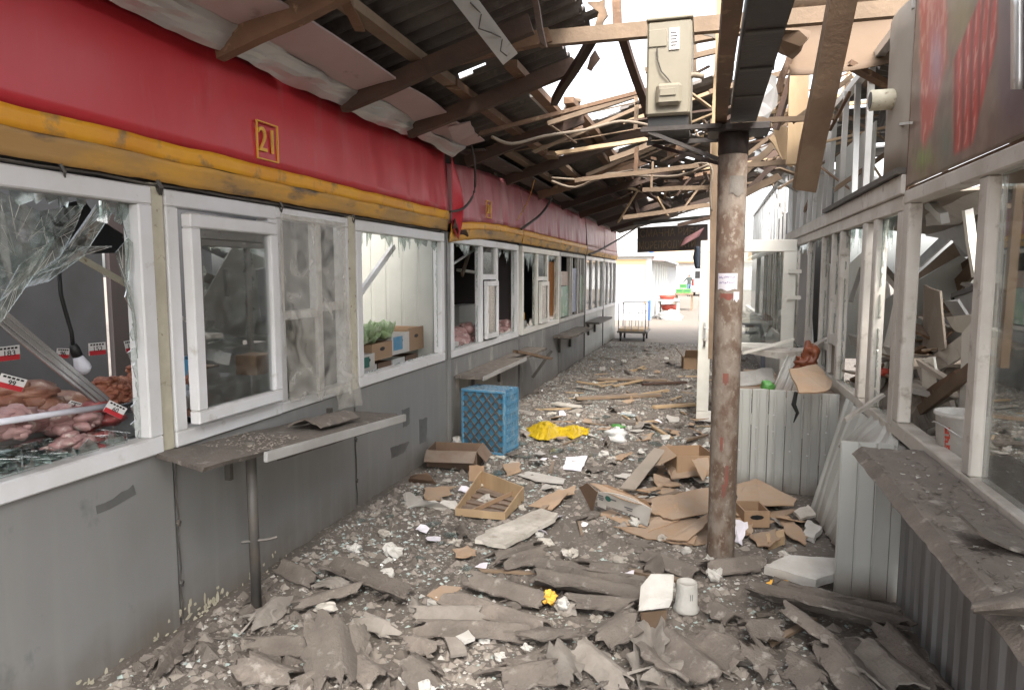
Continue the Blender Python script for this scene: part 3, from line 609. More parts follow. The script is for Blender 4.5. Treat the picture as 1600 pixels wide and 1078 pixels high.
for p, q, Y, wd, m in (((858, 193), (1060, 128), 5.6, .035, 'weathered_wood'), ((995, 132), (993, 200), 5.6, .03, 'weathered_wood'), ((955, 249), (1066, 207), 6.5, .045, 'weathered_wood'), ((901, 282), (1117, 256), 5.2, .03, 'weathered_wood'),
        ((1006, 297), (1112, 293), 5.2, .03, 'weathered_wood'), ((995, 232), (993, 268), 5.6, .03, 'old_wood'), ((1020, 255), (1018, 292), 5.2, .015, 'weathered_wood'), ((975, 340), (1112, 320), 7., .04, 'weathered_wood'), ((1010, 110), (1120, 80), 5., .035, 'weathered_wood'),
        ((1165, 268), (1232, 205), 6., .05, 'weathered_wood'), ((1165, 258), (1236, 253), 5.6, .035, 'weathered_wood'), ((1160, 305), (1215, 277), 6.5, .06, 'weathered_wood'), ((1166, 190), (1300, 183), 5.2, .035, 'weathered_wood'), ((1205, 215), (1228, 250), 5.8, .04, 'fresh_wood'),
        ((1085, 118), (1085, 50), 5.5, .04, 'weathered_wood'), ((1060, 352), (1112, 340), 8., .04, 'dark_wood'), ((1170, 240), (1290, 150), 6., .03, 'weathered_wood'), ((1225, 130), (1300, 95), 5.5, .045, 'weathered_wood'), ((1165, 300), (1230, 240), 7.5, .05, 'dark_wood'), ((1170, 200), (1240, 130), 6.8, .045, 'weathered_wood'),
        ((1215, 145), (1245, 55), 4.6, .04, 'old_wood'), ((1240, 190), (1330, 120), 5.2, .03, 'weathered_wood')):
    plank('lath', at(*p, Y=Y), at(*q, Y=Y), wd, wd, m, cn, .03)
plank('lath', roof(540, 0, -.05), roof(560, 40, -.05), .05, .03, 'old_wood', cn)
plank('lath', roof(858, 240, -.06), roof(893, 272, -.06), .11, .04, 'weathered_wood', cn)
plank('lath', at(835, -5, Y=3.7), at(848, 63, Y=3.7), .035, .03, 'dark_wood', cn)
plank('lath', roof(880, 192, .01), roof(898, 158, .01), .10, .03, 'hardboard', cn)
plank('lath', roof(838, 150, .03), roof(868, 182, .03), .10, .02, 'foam', cn)
plank('strut', roof(905, 200, -.02), roof(985, 300, -.02), .08, .05, 'old_wood', cn)
plank('strut', roof(1036, 200, -.02), roof(1052, 250, -.02), .09, .05, 'old_wood', cn)
obj('eave_board', MB().bx(-2.33, -2.30, -3., 18.2, 2.6, 2.80), 'dark_wood', cn)
for ya, yb, xa in ((2.05, 3.83, -1.78), (3.92, 4.7, -1.8), (4.8, 5.75, -1.86)):
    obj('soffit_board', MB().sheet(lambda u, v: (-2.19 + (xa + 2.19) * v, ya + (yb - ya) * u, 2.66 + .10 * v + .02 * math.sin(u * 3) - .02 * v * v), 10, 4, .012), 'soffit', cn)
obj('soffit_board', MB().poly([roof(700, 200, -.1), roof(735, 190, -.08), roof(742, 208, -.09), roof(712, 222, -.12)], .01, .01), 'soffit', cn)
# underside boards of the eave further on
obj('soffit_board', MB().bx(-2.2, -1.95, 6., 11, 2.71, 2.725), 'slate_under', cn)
rz = random.Random(17)
for i in range(74):
    y = rz.uniform(5.2, 12.5); x = rz.uniform(-1.3, 1.25); L_ = rz.uniform(.4, 1.5); z = zr(x) - rz.uniform(.06, .32) - (.15 if x > .3 else 0)
    k = rz.random()
    d = Vector((1, rz.uniform(-.25, .25), RSL + rz.uniform(-.25, .2))) if k < .5 else Vector((rz.uniform(-.3, .3), 1, rz.uniform(-.12, .12))) if k < .8 else Vector((rz.uniform(-.8, .8), rz.uniform(-.6, .6), -1))
    d = d.normalized() * L_ / 2; q = Vector((x, y, z)); w_ = rz.choice((.02, .03, .04, .05, .07)); random.seed(i)
    if min((q - d).z, (q + d).z) < 2.35: continue
    plank('lath', q - d, q + d, w_, w_ * rz.uniform(.4, 1), rz.choice(('weathered_wood', 'old_wood', 'dark_wood', 'weathered_wood', 'fresh_wood')), cn, .08)
for i in range(9):
    y = rz.uniform(6.5, 13); x = rz.uniform(-1.2, .9); z = zr(x) - .12; a = rz.uniform(.2, .5)
    obj('sheet_scrap', MB().sheet(lambda u, v: (x + a * (u - .5), y + .5 * (v - .5) + .1 * u, z - .28 * u * a + .02 * math.cos(v * 20) - .15 * v * v), 5, 20, .006, lambda u, v: fbm(u * 3, v * 3, i) < .3), 'slate_under', cn)
rz = random.Random(55)
for i in range(40):
    x = rz.uniform(.75, 1.7); y = rz.uniform(4.2, 8.5); z = rz.uniform(2.45, 3.35); L_ = rz.uniform(.3, 1.1); random.seed(i + 500)
    d = Vector((rz.uniform(-1, 1), rz.uniform(-1, 1), rz.uniform(-.7, .7))).normalized() * L_ / 2; q = Vector((x, y, z)); w_ = rz.choice((.02, .03, .04, .06))
    plank('lath', q - d, q + d, w_, w_ * rz.uniform(.3, 1), rz.choice(('weathered_wood', 'fresh_wood', 'old_wood', 'zinc_sheet', 'weathered_wood')), cn, .08)
# loose things of the roof
def flash(u, v):
    y = -.6 + 6.35 * u; lo = Vector((-2.15 + .02 * fbm(y * 3, 1), y, 2.60 + .05 * fbm(y * 1.1, 4) + .018 * min(1, max(0, (y - 2) / 3)) - .02 * max(0, 1 - abs(y - 1.5)))); hi = Vector((-2.05 + .04 * fbm(y * 2, 8), y, 2.715 + .02 * fbm(y * 1.5, 2)))
    q = lo.lerp(hi, v); q.x += .035 * fbm(y * 1.6, v * 2, 5) + .03 * math.sin(v * 3.14); return q
one('metal_flashing', MB().sheet(flash, 90, 8, .003), 'zinc_sheet', 'long crumpled pale sheet metal hanging under the roof edge over the number 21 fascia', 'sheet metal')
one('metal_sheet', MB().sheet(lambda u, v: (-2.18 + .95 * v, -1. + 3.65 * u, 2.685 + .20 * v + .022 * fbm(u * 6, v * 3, 2) + .012 * math.sin(u * 14 + v * 3)), 40, 16, .003), 'zinc_sheet', 'wide crumpled grey sheet metal under the roof at the top left corner', 'sheet metal')
hg = thing('steel_strip', 'white flat steel strip with a crack, hanging down from the roof over the alley centre', 'metal strip', at(755, 40, Y=3.5))
obj('strip', MB().beam(at(712, -20, Y=3.3), at(797, 92, Y=3.8), .10, .012, (0, -1, .3)), 'zinc_sheet', hg)
obj('bent_wire', MB().tube([at(x, y, Y=3.3 + .45 * (x - 715) / 80 - .02) for x, y in ((735, 5), (752, 22), (748, 45), (768, 52), (785, 60), (782, 80), (792, 88))], .004, 5), 'cable', hg)
one('hardboard_sheet', MB().sheet(lambda u, v: at(1235 + 190 * u - 15 * v * (1 - u), 118 - 30 * u - 118 * v + 8 * math.sin(u * 3), Y=4.5 + .25 * math.sin(v * 2.5) + .15 * u), 14, 10, .006), 'hardboard',
    'large curved brown hardboard sheet hanging under the wrecked roof at top right', 'hardboard', smooth=True)
one('hardboard_sheet', MB().poly([at(1210, 45, Y=4.4), at(1265, 50, Y=4.4), at(1262, 62, Y=4.35), at(1240, 92, Y=4.5), at(1212, 78, Y=4.6)], .02, .01), 'hardboard',
    'small broken brown board corner wedged beside the dark steel beam', 'hardboard')
one('hardboard_sheet', MB().poly([at(1085, 45, Y=4.7), at(1150, 35, Y=4.7), at(1150, 100, Y=4.7), at(1132, 85, Y=4.7), at(1120, 62, Y=4.7)], .01, .02), 'grey_panel',
    'torn grey brown board behind the post top, right of the air conditioner', 'hardboard')
one('metal_plate', MB().poly([at(1182, 130, Y=4.2), at(1200, 115, Y=4.2), at(1213, 120, Y=4.2), at(1214, 165, Y=4.25), at(1200, 185, Y=4.25), at(1183, 182, Y=4.2)], .006, .006), 'zinc_sheet',
    'grey rounded metal plate hanging right of the column top', 'metal plate')
one('hanging_plank', MB().beam(at(1322, -30, Y=3.3), at(1258, 290, Y=4.0), .125, .03, (.3, -1, 0), .06), 'weathered_wood', 'long broad weathered plank hanging down from the roof at upper right', 'plank')
one('board', MB().beam(at(1243, 255, Y=5.4), at(1250, 112, Y=5.4), .13, .03, (0, -1, 0), .05), 'fresh_wood', 'fresh pale upright board beside the hanging weathered plank', 'board')
one('board', MB().poly([at(1205, 195, Y=5.6), at(1240, 200, Y=5.6), at(1238, 262, Y=5.6), at(1228, 258, Y=5.6)], .02, .01), 'fresh_wood', 'fresh pale triangular board end right of the column top', 'board')
one('timber_scrap', MB().poly([at(930, 78, Y=4.4), at(938, 92, Y=4.4), at(924, 112, Y=4.4), at(917, 108, Y=4.4), at(922, 90, Y=4.4)], .008, .004), 'dark_wood', 'small dark scrap dangling in the open sky gap left of the air conditioner', 'scrap')
one('timber_scrap', MB().poly([at(918, 5, Y=4.3), at(945, 0, Y=4.3), at(950, 25, Y=4.3), at(940, 45, Y=4.3), at(930, 40, Y=4.3), at(936, 20, Y=4.3)], .02, .01), 'hardboard', 'pale broken roof scrap at the top edge of the sky gap', 'scrap')
# cables
for pts, r, m, lab in (([roof(735, 222, -.03), at(742, 255, X=-2.0), at(741, 300, X=-2.05), at(725, 325, X=-2.1), at(703, 331, X=-2.13)], .011, 'cable', 'thick dark cable looping down over the red fascia seam'),
                       ([roof(868, 290, -.05), at(862, 310, X=-2.0), at(845, 335, X=-2.1), at(815, 358, X=-2.15)], .016, 'cable', 'pair of dark cables hanging along the second red fascia'),
                       ([roof(1000, 352, -.1), at(965, 375, X=-2.0), at(935, 392, X=-2.1), at(920, 398, X=-2.15)], .02, 'cable', 'dark cable drooping at the far end of the left row'),
                       ([at(768, 214, Y=4.7), at(800, 225, Y=4.8), at(850, 213, Y=5.), at(915, 203, Y=5.2), at(970, 190, Y=5.3), at(1018, 197, Y=5.3)], .012, 'cable_dusty', 'dusty cable bundle running across under the roof to the air conditioner bracket'),
                       ([at(862, 283, Y=6.), at(900, 293, Y=6.), at(950, 272, Y=5.7), at(1000, 275, Y=5.5), at(1060, 275, Y=5.3), at(1108, 258, Y=5.1)], .011, 'cable_dusty', 'upper dusty grey cable sagging from the left roof to the wooden post'),
                       ([at(862, 278, Y=6.), at(920, 280, Y=6.), at(990, 266, Y=5.7), at(1050, 268, Y=5.4), at(1090, 256, Y=5.2), at(1112, 262, Y=5.1), at(1110, 300, Y=5.1), at(1112, 330, Y=5.1)], .009, 'cable_dusty', 'lower dusty cable bending down along the wooden post'),
                       ([at(1100, 120, Y=4.0), at(1080, 118, Y=4.0), at(1066, 128, Y=3.95)], .016, 'cable_dusty', 'short wrapped pipe between air conditioner and post'),
                       ([at(835, 282, X=-1.9), at(826, 312, X=-2.1), at(808, 345, X=-2.17)], .005, 'number_yellow', 'thin pale cord tied across the second red fascia'),
                       ([at(1190, 30, Y=4.), at(1212, 45, Y=4.1), at(1208, 110, Y=4.2)], .007, 'cable', 'thin black wire dangling right of the steel beam')):
    pp = [Vector(p) for p in pts]; sm = []
    for i in range(len(pp) - 1):
        a, b_, c, d = pp[max(i - 1, 0)], pp[i], pp[i + 1], pp[min(i + 2, len(pp) - 1)]
        for t in (0, .25, .5, .75): sm.append(.5 * ((2 * b_) + (c - a) * t + (2 * a - 5 * b_ + 4 * c - d) * t * t + (3 * b_ - a - 3 * c + d) * t ** 3))
    sm.append(pp[-1]); one('cable', MB().tube(sm, r, 6), m, lab, 'cable', smooth=True)

# ================================================================== COLUMN, BEAM, AC
cl = thing('steel_column', 'thick rusty steel pipe column with a paper note, standing in the rubble', 'column', (.118, 4.04, 0))
obj('pipe', MB().lathe((.118, 4.04, 0), [(.076, -.05), (.076, .6), (.0765, 1.2), (.076, 2.36), (.0, 2.36)], 28), 'rust_pipe', cl, smooth=True)
obj('head_plate', MB().bx(-.02, .30, 3.93, 4.15, 2.362, 2.40), 'black_steel', cl, bevel=.004)
obj('collar', MB().lathe((.118, 4.04, 2.25), [(.077, 0), (.080, .003), (.080, .107), (.077, .11)], 28), 'black_steel', cl, smooth=True)
pr = MB()
def oncol(ang, z, rr=.0775): return Vector((.118 + rr * math.sin(ang), 4.04 - rr * math.cos(ang), z))
def curved(a0, a1, z0, z1, rr, n=6, rag=0.):
    return MB().sheet(lambda u, v: oncol(a0 + (a1 - a0) * u, z0 + (z1 - z0) * v + rag * math.sin(u * 9) * (1 - v), rr), n, 3, .001)
nt_ = obj('paper_note', curved(-.85, .55, 1.52, 1.61, .0785, 8, .006), 'paper', cl)
rd = random.Random(2); ik = MB()
for row_, z in enumerate((1.588, 1.560)):
    a = -.7
    while a < .38:
        ik.tube([oncol(a + rd.uniform(-.01, .03) * i, z + rd.uniform(-.007, .007), .0798) for i in range(4)], .0012, 4); a += .11
obj('handwriting', ik, 'ink', nt_)
rp = MB()
for a0, a1, z0, z1 in ((-.3, -.1, .62, .70), (.1, .35, .42, .54), (-.1, .2, .36, .43), (-.25, .15, 1.0, 1.06), (-.6, .5, 1.47, 1.5)):
    rp.add(*(lambda q: (q.v, q.f))(curved(a0, a1, z0, z1, .0774, 5, .01)))
obj('paint_smear', rp, 'red_paint', cl)
obj('paper_scrap', curved(-.2, .9, 2.03, 2.13, .0783, 8, .012), 'slate_pale', cl)
obj('paper_scrap', curved(.3, .75, 1.46, 1.51, .0783, 5, .01), 'paper', cl)
bm_ = thing('steel_beam', 'dark steel channel beam running along the alley onto the column head', 'beam', (.16, 2.2, 2.42))
obj('channel', MB().bx(.10, .235, .3, 4.1, 2.435, 2.45).bx(.10, .112, .3, 4.1, 2.451, 2.56).bx(.223, .235, .3, 4.1, 2.451, 2.56), 'black_steel', bm_)
for y in (1.2, 1.7, 2.15, 2.6, 3.05, 3.5): obj('weld_strap', MB().bx(.105, .23, y, y + .03, 2.428, 2.434), 'dark_metal', bm_)
one('timber_beam', MB().beam((.05, .4, 2.47), (.05, 4.3, 2.47), .06, .12, (0, 0, 1), .02), 'old_wood', 'brown wooden beam lying beside the dark steel channel beam', 'beam')
one('wooden_post', MB().beam((.045, 4.45, 2.3), (.04, 4.45, 3.5), .075, .075, (0, 1, 0), .02), 'fresh_wood', 'upright pale timber post rising behind the column head', 'post')
one('wooden_post', MB().beam(at(1112, 560, Y=5.15), at(1116, 190, Y=5.15), .05, .05, (0, 1, 0), .02), 'weathered_wood', 'slim wooden post standing directly behind the rusty column', 'post')
ac = thing('air_conditioner', 'dirty beige air conditioner outdoor unit on steel brackets left of the column', 'air conditioner', (-.22, 4.1, 2.43))
obj('casing', MB().bx(-.345, -.112, 3.90, 4.34, 2.455, 2.945), 'ac_beige', ac, bevel=.012)
obj('top_lid', MB().bx(-.35, -.107, 3.893, 4.35, 2.947, 2.962), 'ac_beige', ac, bevel=.004)
vc = obj('valve_cover', MB().bx(-.29, -.155, 3.862, 3.898, 2.50, 2.615), 'ac_beige', ac, bevel=.016)
obj('cover_emboss', MB().bx(-.27, -.185, 3.855, 3.861, 2.545, 2.585), 'ac_beige', vc, bevel=.003)
obj('service_panel', MB().bx(-.335, -.24, 3.893, 3.899, 2.81, 2.90), 'ac_beige', ac, bevel=.003)
obj('rating_plate', MB().bx(-.228, -.175, 3.893, 3.899, 2.79, 2.90), 'tag_white', ac)
pl = MB()
for i in range(5): pl.bx(-.22, -.19 + .006 * (i % 2), 3.890, 3.8925, 2.81 + i * .016, 2.815 + i * .016)
obj('plate_print', pl, 'print_grey', ac)
obj('ground_wire', MB().tube([(-.29, 3.888, 2.80), (-.285, 3.885, 2.74), (-.265, 3.885, 2.68), (-.23, 3.885, 2.64), (-.21, 3.885, 2.61)], .004, 5), 'cable', ac)
obj('base_tray', MB().bx(-.335, -.12, 3.93, 4.3, 2.40, 2.452), 'black', ac)
br = MB()
br.bx(-.37, .05, 3.90, 3.93, 2.375, 2.398).bx(-.37, .05, 4.30, 4.33, 2.375, 2.398); br.beam((-.33, 3.915, 2.375), (.04, 3.96, 2.22), .02, .02); br.beam((-.33, 4.315, 2.375), (.04, 4.1, 2.22), .02, .02)
obj('bracket', br, 'black_steel', ac)

# ================================================================== RIGHT ROW
XR = .95
def ribs(p0, p1, z0, z1, n, d=.014, th=.002, fr=.16, lean=Vector((0, 0, 0))):
    p0, p1 = Vector(p0), Vector(p1); nn = (p1 - p0).cross(Vector((0, 0, 1))).normalized(); m = n * 8
    def fn(u, v):
        t = (u * n) % 1; k = d if t < fr else 0
        q = p0.lerp(p1, u) + nn * k + Vector((0, 0, z0 + (z1 - z0) * v)) + lean * v; return q
    return MB().sheet(fn, m, 2, th)
r1 = thing('market_kiosk', 'nearest kiosk on the right, sausage picture banner above smashed white windows', 'kiosk', (XR, 2.3, 0))
obj('wall_panel', ribs((XR, 3.63, 0), (XR, -2.57, 0), 0, .79, 48), 'ribbed_metal_soiled', r1)  # runs on unseen behind the camera, extended to keep light off the foreground
for x0, x1 in ((.655, .735), (.737, .815), (.817, .893)): obj('end_panel', MB().bx(x0, x1, 3.645, 3.66, 0, .79).bx(x0 + .002, x0 + .008, 3.641, 3.645, 0, .79), 'ribbed_metal', r1, bevel=.003)
obj('end_panel', MB().bx(.895, .945, 3.645, 3.66, 0, .78), 'ribbed_metal', r1)
b = MB().bx(XR - .03, XR + .05, -2.5, 3.84, .80, .875); b.bx(XR - .03, XR + .05, -2.5, 3.84, 1.945, 2.01)
b.bx(XR - .03, XR + .03, 3.74, 3.84, .876, 1.944); b.bx(XR - .025, XR + .02, 2.785, 2.865, .876, 1.944); b.bx(XR - .03, XR + .05, 1.0, 1.1, .876, 1.944)
f = obj('window_frame', b, 'pvc_dusty', r1, bevel=.006)
obj('pane', pane(1.1, 2.755, .876, 1.944, XR + .01), 'pane_glass', f)
obj('sill_gap_shade', MB().bx(XR - .02, XR + .04, .5, 3.8, .786, .799), 'black', r1)  # solid black strip painted in for the shade of the gap
bnr = obj('picture_banner', MB().sheet(lambda u, v: (XR - .01 + .005 * fbm(u * 5, v * 3), -2.5 + 6.36 * u, 2.03 + 1.25 * v), 30, 12, .004), 'print_ground', r1, smooth=True)
def proj(P):
    v = P - EYEP; return PX + F * v.dot(RT) / v.dot(FW), PY - F * v.dot(UP) / v.dot(FW)
def sstep(a, b, x): t = max(0., min(1., (x - a) / (b - a))); return t * t * (3 - 2 * t)
def mixc(a, b, t): return tuple(p + (q - p) * t for p, q in zip(a, b))
def pcol(x, y, w):
    n1, n2 = fbm(w.y * 7, w.z * 7, 1), fbm(w.y * 22, w.z * 10, 4)
    c = mixc((.235, .165, .125), (.17, .11, .09), sstep(-.4, .4, n1))
    c = mixc(c, (.25, .20, .09), math.exp(-((x - 1506) / 22) ** 2 - ((y - 25) / 55) ** 2) * .9)
    c = mixc(c, (.13, .085, .10), sstep(1545, 1572, x) * sstep(260, 150, y) * .85)
    c = mixc(c, (.14, .15, .12), math.exp(-((x - 1478) / 13) ** 2 - ((y - 225) / 45) ** 2))
    c = mixc(c, (.21, .27, .08), math.exp(-((x - 1443) / 15) ** 2 - ((y - 252) / 22) ** 2) * (.7 + n2))
    xl, xr = 1433 + .02 * y + 3 * n1, 1484 + 4 * n1 - .24 * max(0, y - 100)
    m = sstep(xl, xl + 6, x) * sstep(xr, xr - 9, x) * sstep(242, 215, y)
    q = mixc((.42, .075, .055), (.55, .22, .17), sstep(.05, .45, n2 + .25 * (1 - y / 120)))
    q = mixc(q, (.36, .22, .28), math.exp(-((x - 1463) / 10) ** 2 - ((y - 95) / 48) ** 2) * .9); c = mixc(c, q, max(0, min(1, m)))
    xl, xr = 1487 + max(0, 95 - y) * .42, 1562 - max(0, y - 60) * .24
    m = sstep(xl, xl + 5, x) * sstep(xr, xr - 6, x) * sstep(0, 12, 250 - (x - 1487) * .55 - y)
    ph = (x - 1487 + .05 * y + 2.5 * math.sin(y / 45)) / 12.5; r = .5 - .5 * math.cos(6.283 * ph)
    q = mixc((.2, .018, .016), (.50, .045, .035), r ** .6); q = mixc(q, (.62, .30, .24), sstep(.12, .5, fbm(w.y * 40 + int(ph) * 3, w.z * 16, 7)) * r * .8)
    c = mixc(c, q, max(0, min(1, m)))
    return mixc(c, (.25, .20, .16), .04 + .14 * sstep(.0, .5, fbm(w.y * 2, w.z * 2, 9)))
pm_ = bpy.data.materials.new('picture_print'); pm_.use_nodes = True; va = pm_.node_tree.nodes.new('ShaderNodeAttribute'); va.attribute_name = 'print'
pm_.node_tree.links.new(va.outputs['Color'], pm_.node_tree.nodes['Principled BSDF'].inputs['Base Color']); pm_.node_tree.nodes['Principled BSDF'].inputs['Roughness'].default_value = .42
MATS['picture_print'] = pm_
pic = obj('picture', MB().sheet(lambda u, v: (XR - .017 + .004 * fbm(u * 5, v * 3), 2.2 + 1.66 * u, 2.035 + 1.2 * v), 190, 120, .002), 'picture_print', bnr, smooth=True)
ca_ = pic.data.color_attributes.new('print', 'FLOAT_COLOR', 'POINT')
for k_, v_ in enumerate(pic.data.vertices):
    w_ = v_.co + ROOT[pic]; ca_.data[k_].color = (*pcol(*proj(w_), w_), 1)
obj('corner_strip', MB().bx(XR - .015, XR + .02, 3.862, 3.885, 2.0, 3.25), 'old_wood', r1)
obj('banner_rail', MB().bx(XR - .005, XR + .03, .5, 3.86, 2.011, 2.03), 'old_wood', r1)
obj('torn_lining', MB().sheet(lambda u, v: at(1580 + 20 * u, 150 * (1 - v) - 10, X=XR - .05 - .03 * math.sin(u * 3)), 4, 8, .004), 'zinc_sheet', r1, smooth=True)
sf = obj('shelf', MB().sheet(lambda u, v: (XR - .035 - .27 * v, .6 + 2.68 * u, .835 + .008 * fbm(u * 14, v * 4) - .03 * max(0, v - .92) * 12), 60, 8, .03), 'slate', r1, smooth=False)
for y in (2.55,): obj('bracket', MB().bx(XR - .05, XR - .01, y, y + .05, .55, .80), 'black', sf)
obj('ceiling', MB().bx(XR + .06, 2.6, 1.2, 3.84, 2.03, 2.06), 'inside_dark', r1)
obj('side_wall', MB().bx(XR + .06, 2.6, .5, .54, 0, 2.0), 'inside_dark', r1)
obj('counter', MB().bx(XR + .06, 1.5, .6, 3.84, .74, .80), 'rubble', r1)
# pieces of slate lying on the right shelf
def bend(name, pts, th, m, label, cat, rag=.006, group=None, **k):
    return one(name, MB().poly(pts, th, rag, 4), m, label, cat, group, **k)
one('slate_fragment', MB().sheet(lambda u, v: at(1520 + 90 * u, 955 - 10 * v + 5 * u - 30 * u * v, Z=.865 + .05 * math.sin(v * 3.)), 10, 8, .01), 'slate', 'big curved slate piece overhanging the near end of the right shelf', 'slate piece')
one('slate_fragment', MB().sheet(lambda u, v: Vector((.72 + .15 * v, 2.08 + .14 * u, .862 + .05 * (1 - v) ** 2)), 8, 8, .008), 'slate', 'curled slate piece lying across the middle of the right shelf', 'slate piece')
# far kiosk of the right row
r2 = thing('market_kiosk', 'second kiosk on the right, wrecked pale frames without glass and an open white door', 'kiosk', (XR, 6.4, 0))
obj('header_beam', MB().bx(XR - .035, XR + .05, 3.89, 9.2, 2.0, 2.10), 'pvc_dusty', r2, bevel=.006)
obj('header_beam', MB().bx(XR - .06, XR + .05, 3.89, 6.2, 2.101, 2.13), 'dark_metal', r2)
mull = []
b = MB().bx(XR - .02, XR + .04, 3.90, 9.2, 1.92, 1.998); b.bx(XR - .02, XR + .04, 3.90, 6.0, .77, .83)
for y, wd in ((3.90, .09), (4.42, .10), (4.72, .10), (5.50, .09), (5.86, .08), (6.36, .07), (7.2, .07), (8.3, .09), (9.1, .09)):
    mull.append((y, wd))
b.bx(XR - .018, XR + .038, 5.59, 5.859, 1.07, 1.15); b.bx(XR - .018, XR + .038, 5.95, 6.35, 1.0, 1.06)
f = obj('window_frame', b, 'pvc_dusty', r2, bevel=.005)
for y, wd in mull: obj('mullion', MB().bx(XR - .02, XR + .04, y, y + wd, .831 if y < 6 else .0, 1.919), 'pvc_dusty', f, bevel=.006)
for i, (ya, yb) in enumerate(((3.99, 4.42), (4.82, 5.5), (5.59, 5.86), (5.94, 6.36), (6.43, 7.2), (7.27, 8.3))):
    tag(obj('broken_pane', jag(ya, yb, .84, 1.915, XR + .01, .2 if i < 2 else .1, .10, .04, 40 + i), 'shard_glass', f), kind='stuff')
obj('infill_panel', MB().bx(XR + .005, XR + .02, 5.59, 5.86, .835, 1.068), 'grey_panel', r2)
# upper glazing under the eave
b = MB()
eave = lambda y: 2.93 + .02 * math.sin(y)
for i in range(14):
    ya, yb = 3.9 + i * .42, 3.9 + (i + 1) * .42
    b.beam((XR, ya, eave(ya)), (XR, yb, eave(yb)), .05, .05)
for y in (4.9, 5.25, 5.75, 6.3, 6.55, 7.1, 7.45, 8.0, 8.35, 9.0):
    obj('upper_mullion', MB().beam((XR, y, 2.1), (XR + random.uniform(-.02, .02), y + random.uniform(-.2, .25), eave(y)), .035, .04, (0, 1, 0)), 'zinc_sheet', r2)
obj('eave_rail', b, 'zinc_sheet', r2)
obj('front_sheet', MB().sheet(lambda u, v: (XR - .01 - .05 * math.sin(u * 3), 3.89 + .42 * u, 2.13 + (.82 - .06 * u) * v + .0 * u), 6, 6, .006), 'grey_panel', r2, smooth=True)
obj('front_sheet', MB().bx(XR + .02, XR + .03, 6.7, 9.2, 2.1, 2.9), 'inside_light', r2)
obj('corrugated_sheet', MB().sheet(lambda u, v: (XR + .06 + 1.0 * v, 4.3 + 1.2 * u + .05 * v, 2.85 - .5 * v * v + .1 * u + .018 * math.cos(u * 1.2 / .15 * 6.28) - .45 * (1 - u) * v), 56, 8, .003), 'dark_metal', r2)
obj('corrugated_sheet', MB().sheet(lambda u, v: (XR + .22 + .02 * math.cos((u + v * .4) * 60) + .1 * v, 4.3 + 1.75 * u, 2.12 + .85 * v), 80, 6, .003, lambda u, v: v > .22 + .25 * fbm(u * 3, 1) and not (u > .62 and v < .62)), 'slate_under', r2)
obj('front_sheet', MB().bx(XR + .10, XR + .11, 5.2, 6.68, 2.1, 2.62), 'inside_light', r2)
obj('partition', MB().poly([(1.15, 6.2, 0), (2.4, 6.2, 0), (2.4, 6.2, 1.5), (1.9, 6.2, 1.75), (1.3, 6.2, 1.35)], .03), 'inside_light', r2)
for ya, yb, xa, dz in ((3.9, 5.0, .98, 0), (5.02, 6.1, 1.0, .03), (6.12, 7.2, 1.0, -.05), (7.25, 9.2, 1.0, 0)):
    obj('roof_sheet', MB().sheet(lambda u, v: (xa + (2.2 - .3 * fbm(v * 3, ya)) * u, ya + (yb - ya) * v + .1 * u, 2.93 + dz + .12 * u + .35 * u * u * (v - .5) + .022 * math.cos(v * (yb - ya) / .15 * 6.28)), 10, 64, .004, lambda u, v: fbm(u * 2.2, v * 2.2 + ya, 4) < .32), 'metal_grey', r2)
obj('ceiling_panel', MB().sheet(lambda u, v: (1.06 + 1.5 * u, 4.1 + 2.9 * v + .3 * u, 2.03 - .10 * v * u + .02 * math.sin(u * 5)), 12, 20, .015, lambda u, v: fbm(u * 2., v * 3, 14) < .28), 'grey_panel', r2)
obj('ceiling_panel', MB().poly([at(1445, 318, X=1.35), at(1534, 292, X=1.35), at(1534, 330, X=1.5), at(1500, 348, X=1.7), at(1448, 352, X=1.7)], .02, .01), 'pvc_dusty', r2)
obj('ceiling_panel', MB().poly([at(1448, 350, X=1.9), at(1532, 345, X=1.9), at(1530, 395, X=2.0), at(1505, 402, X=2.0), at(1490, 375, X=2.0), at(1448, 368, X=2.0)], .02, .01), 'tarp_grey', r2)
for y, z in ((4.3, 2.85), (5.3, 2.9), (6.2, 2.86)): obj('roof_batten', MB().beam((1.0, y, z), (3.0, y + .2, z + .2), .05, .06, (0, 0, 1), .04), 'weathered_wood', r2)
obj('partition', MB().bx(2.4, 2.44, 3.9, 9, 0, 1.5), 'inside_light', r2)
obj('low_wall', MB().bx(XR, XR + .03, 3.9, 9.2, 0, .765), 'ribbed_metal', r2)
# lining seen through the middle windows
obj('lining', MB().poly([at(1320, 420, X=1.6), at(1375, 370, X=1.7), at(1400, 520, X=1.7), at(1350, 560, X=1.6), at(1318, 560, X=1.6)], .02), 'pvc_warm', r2)
obj('lining', MB().poly([at(1285, 400, X=1.25), at(1302, 420, X=1.25), at(1302, 520, X=1.3), at(1285, 530, X=1.25)], .02), 'white_wall', r2)
obj('lining', MB().poly([at(1240, 380, X=1.05), at(1262, 380, X=1.1), at(1270, 540, X=1.1), at(1240, 540, X=1.05)], .02), 'white_wall', r2)
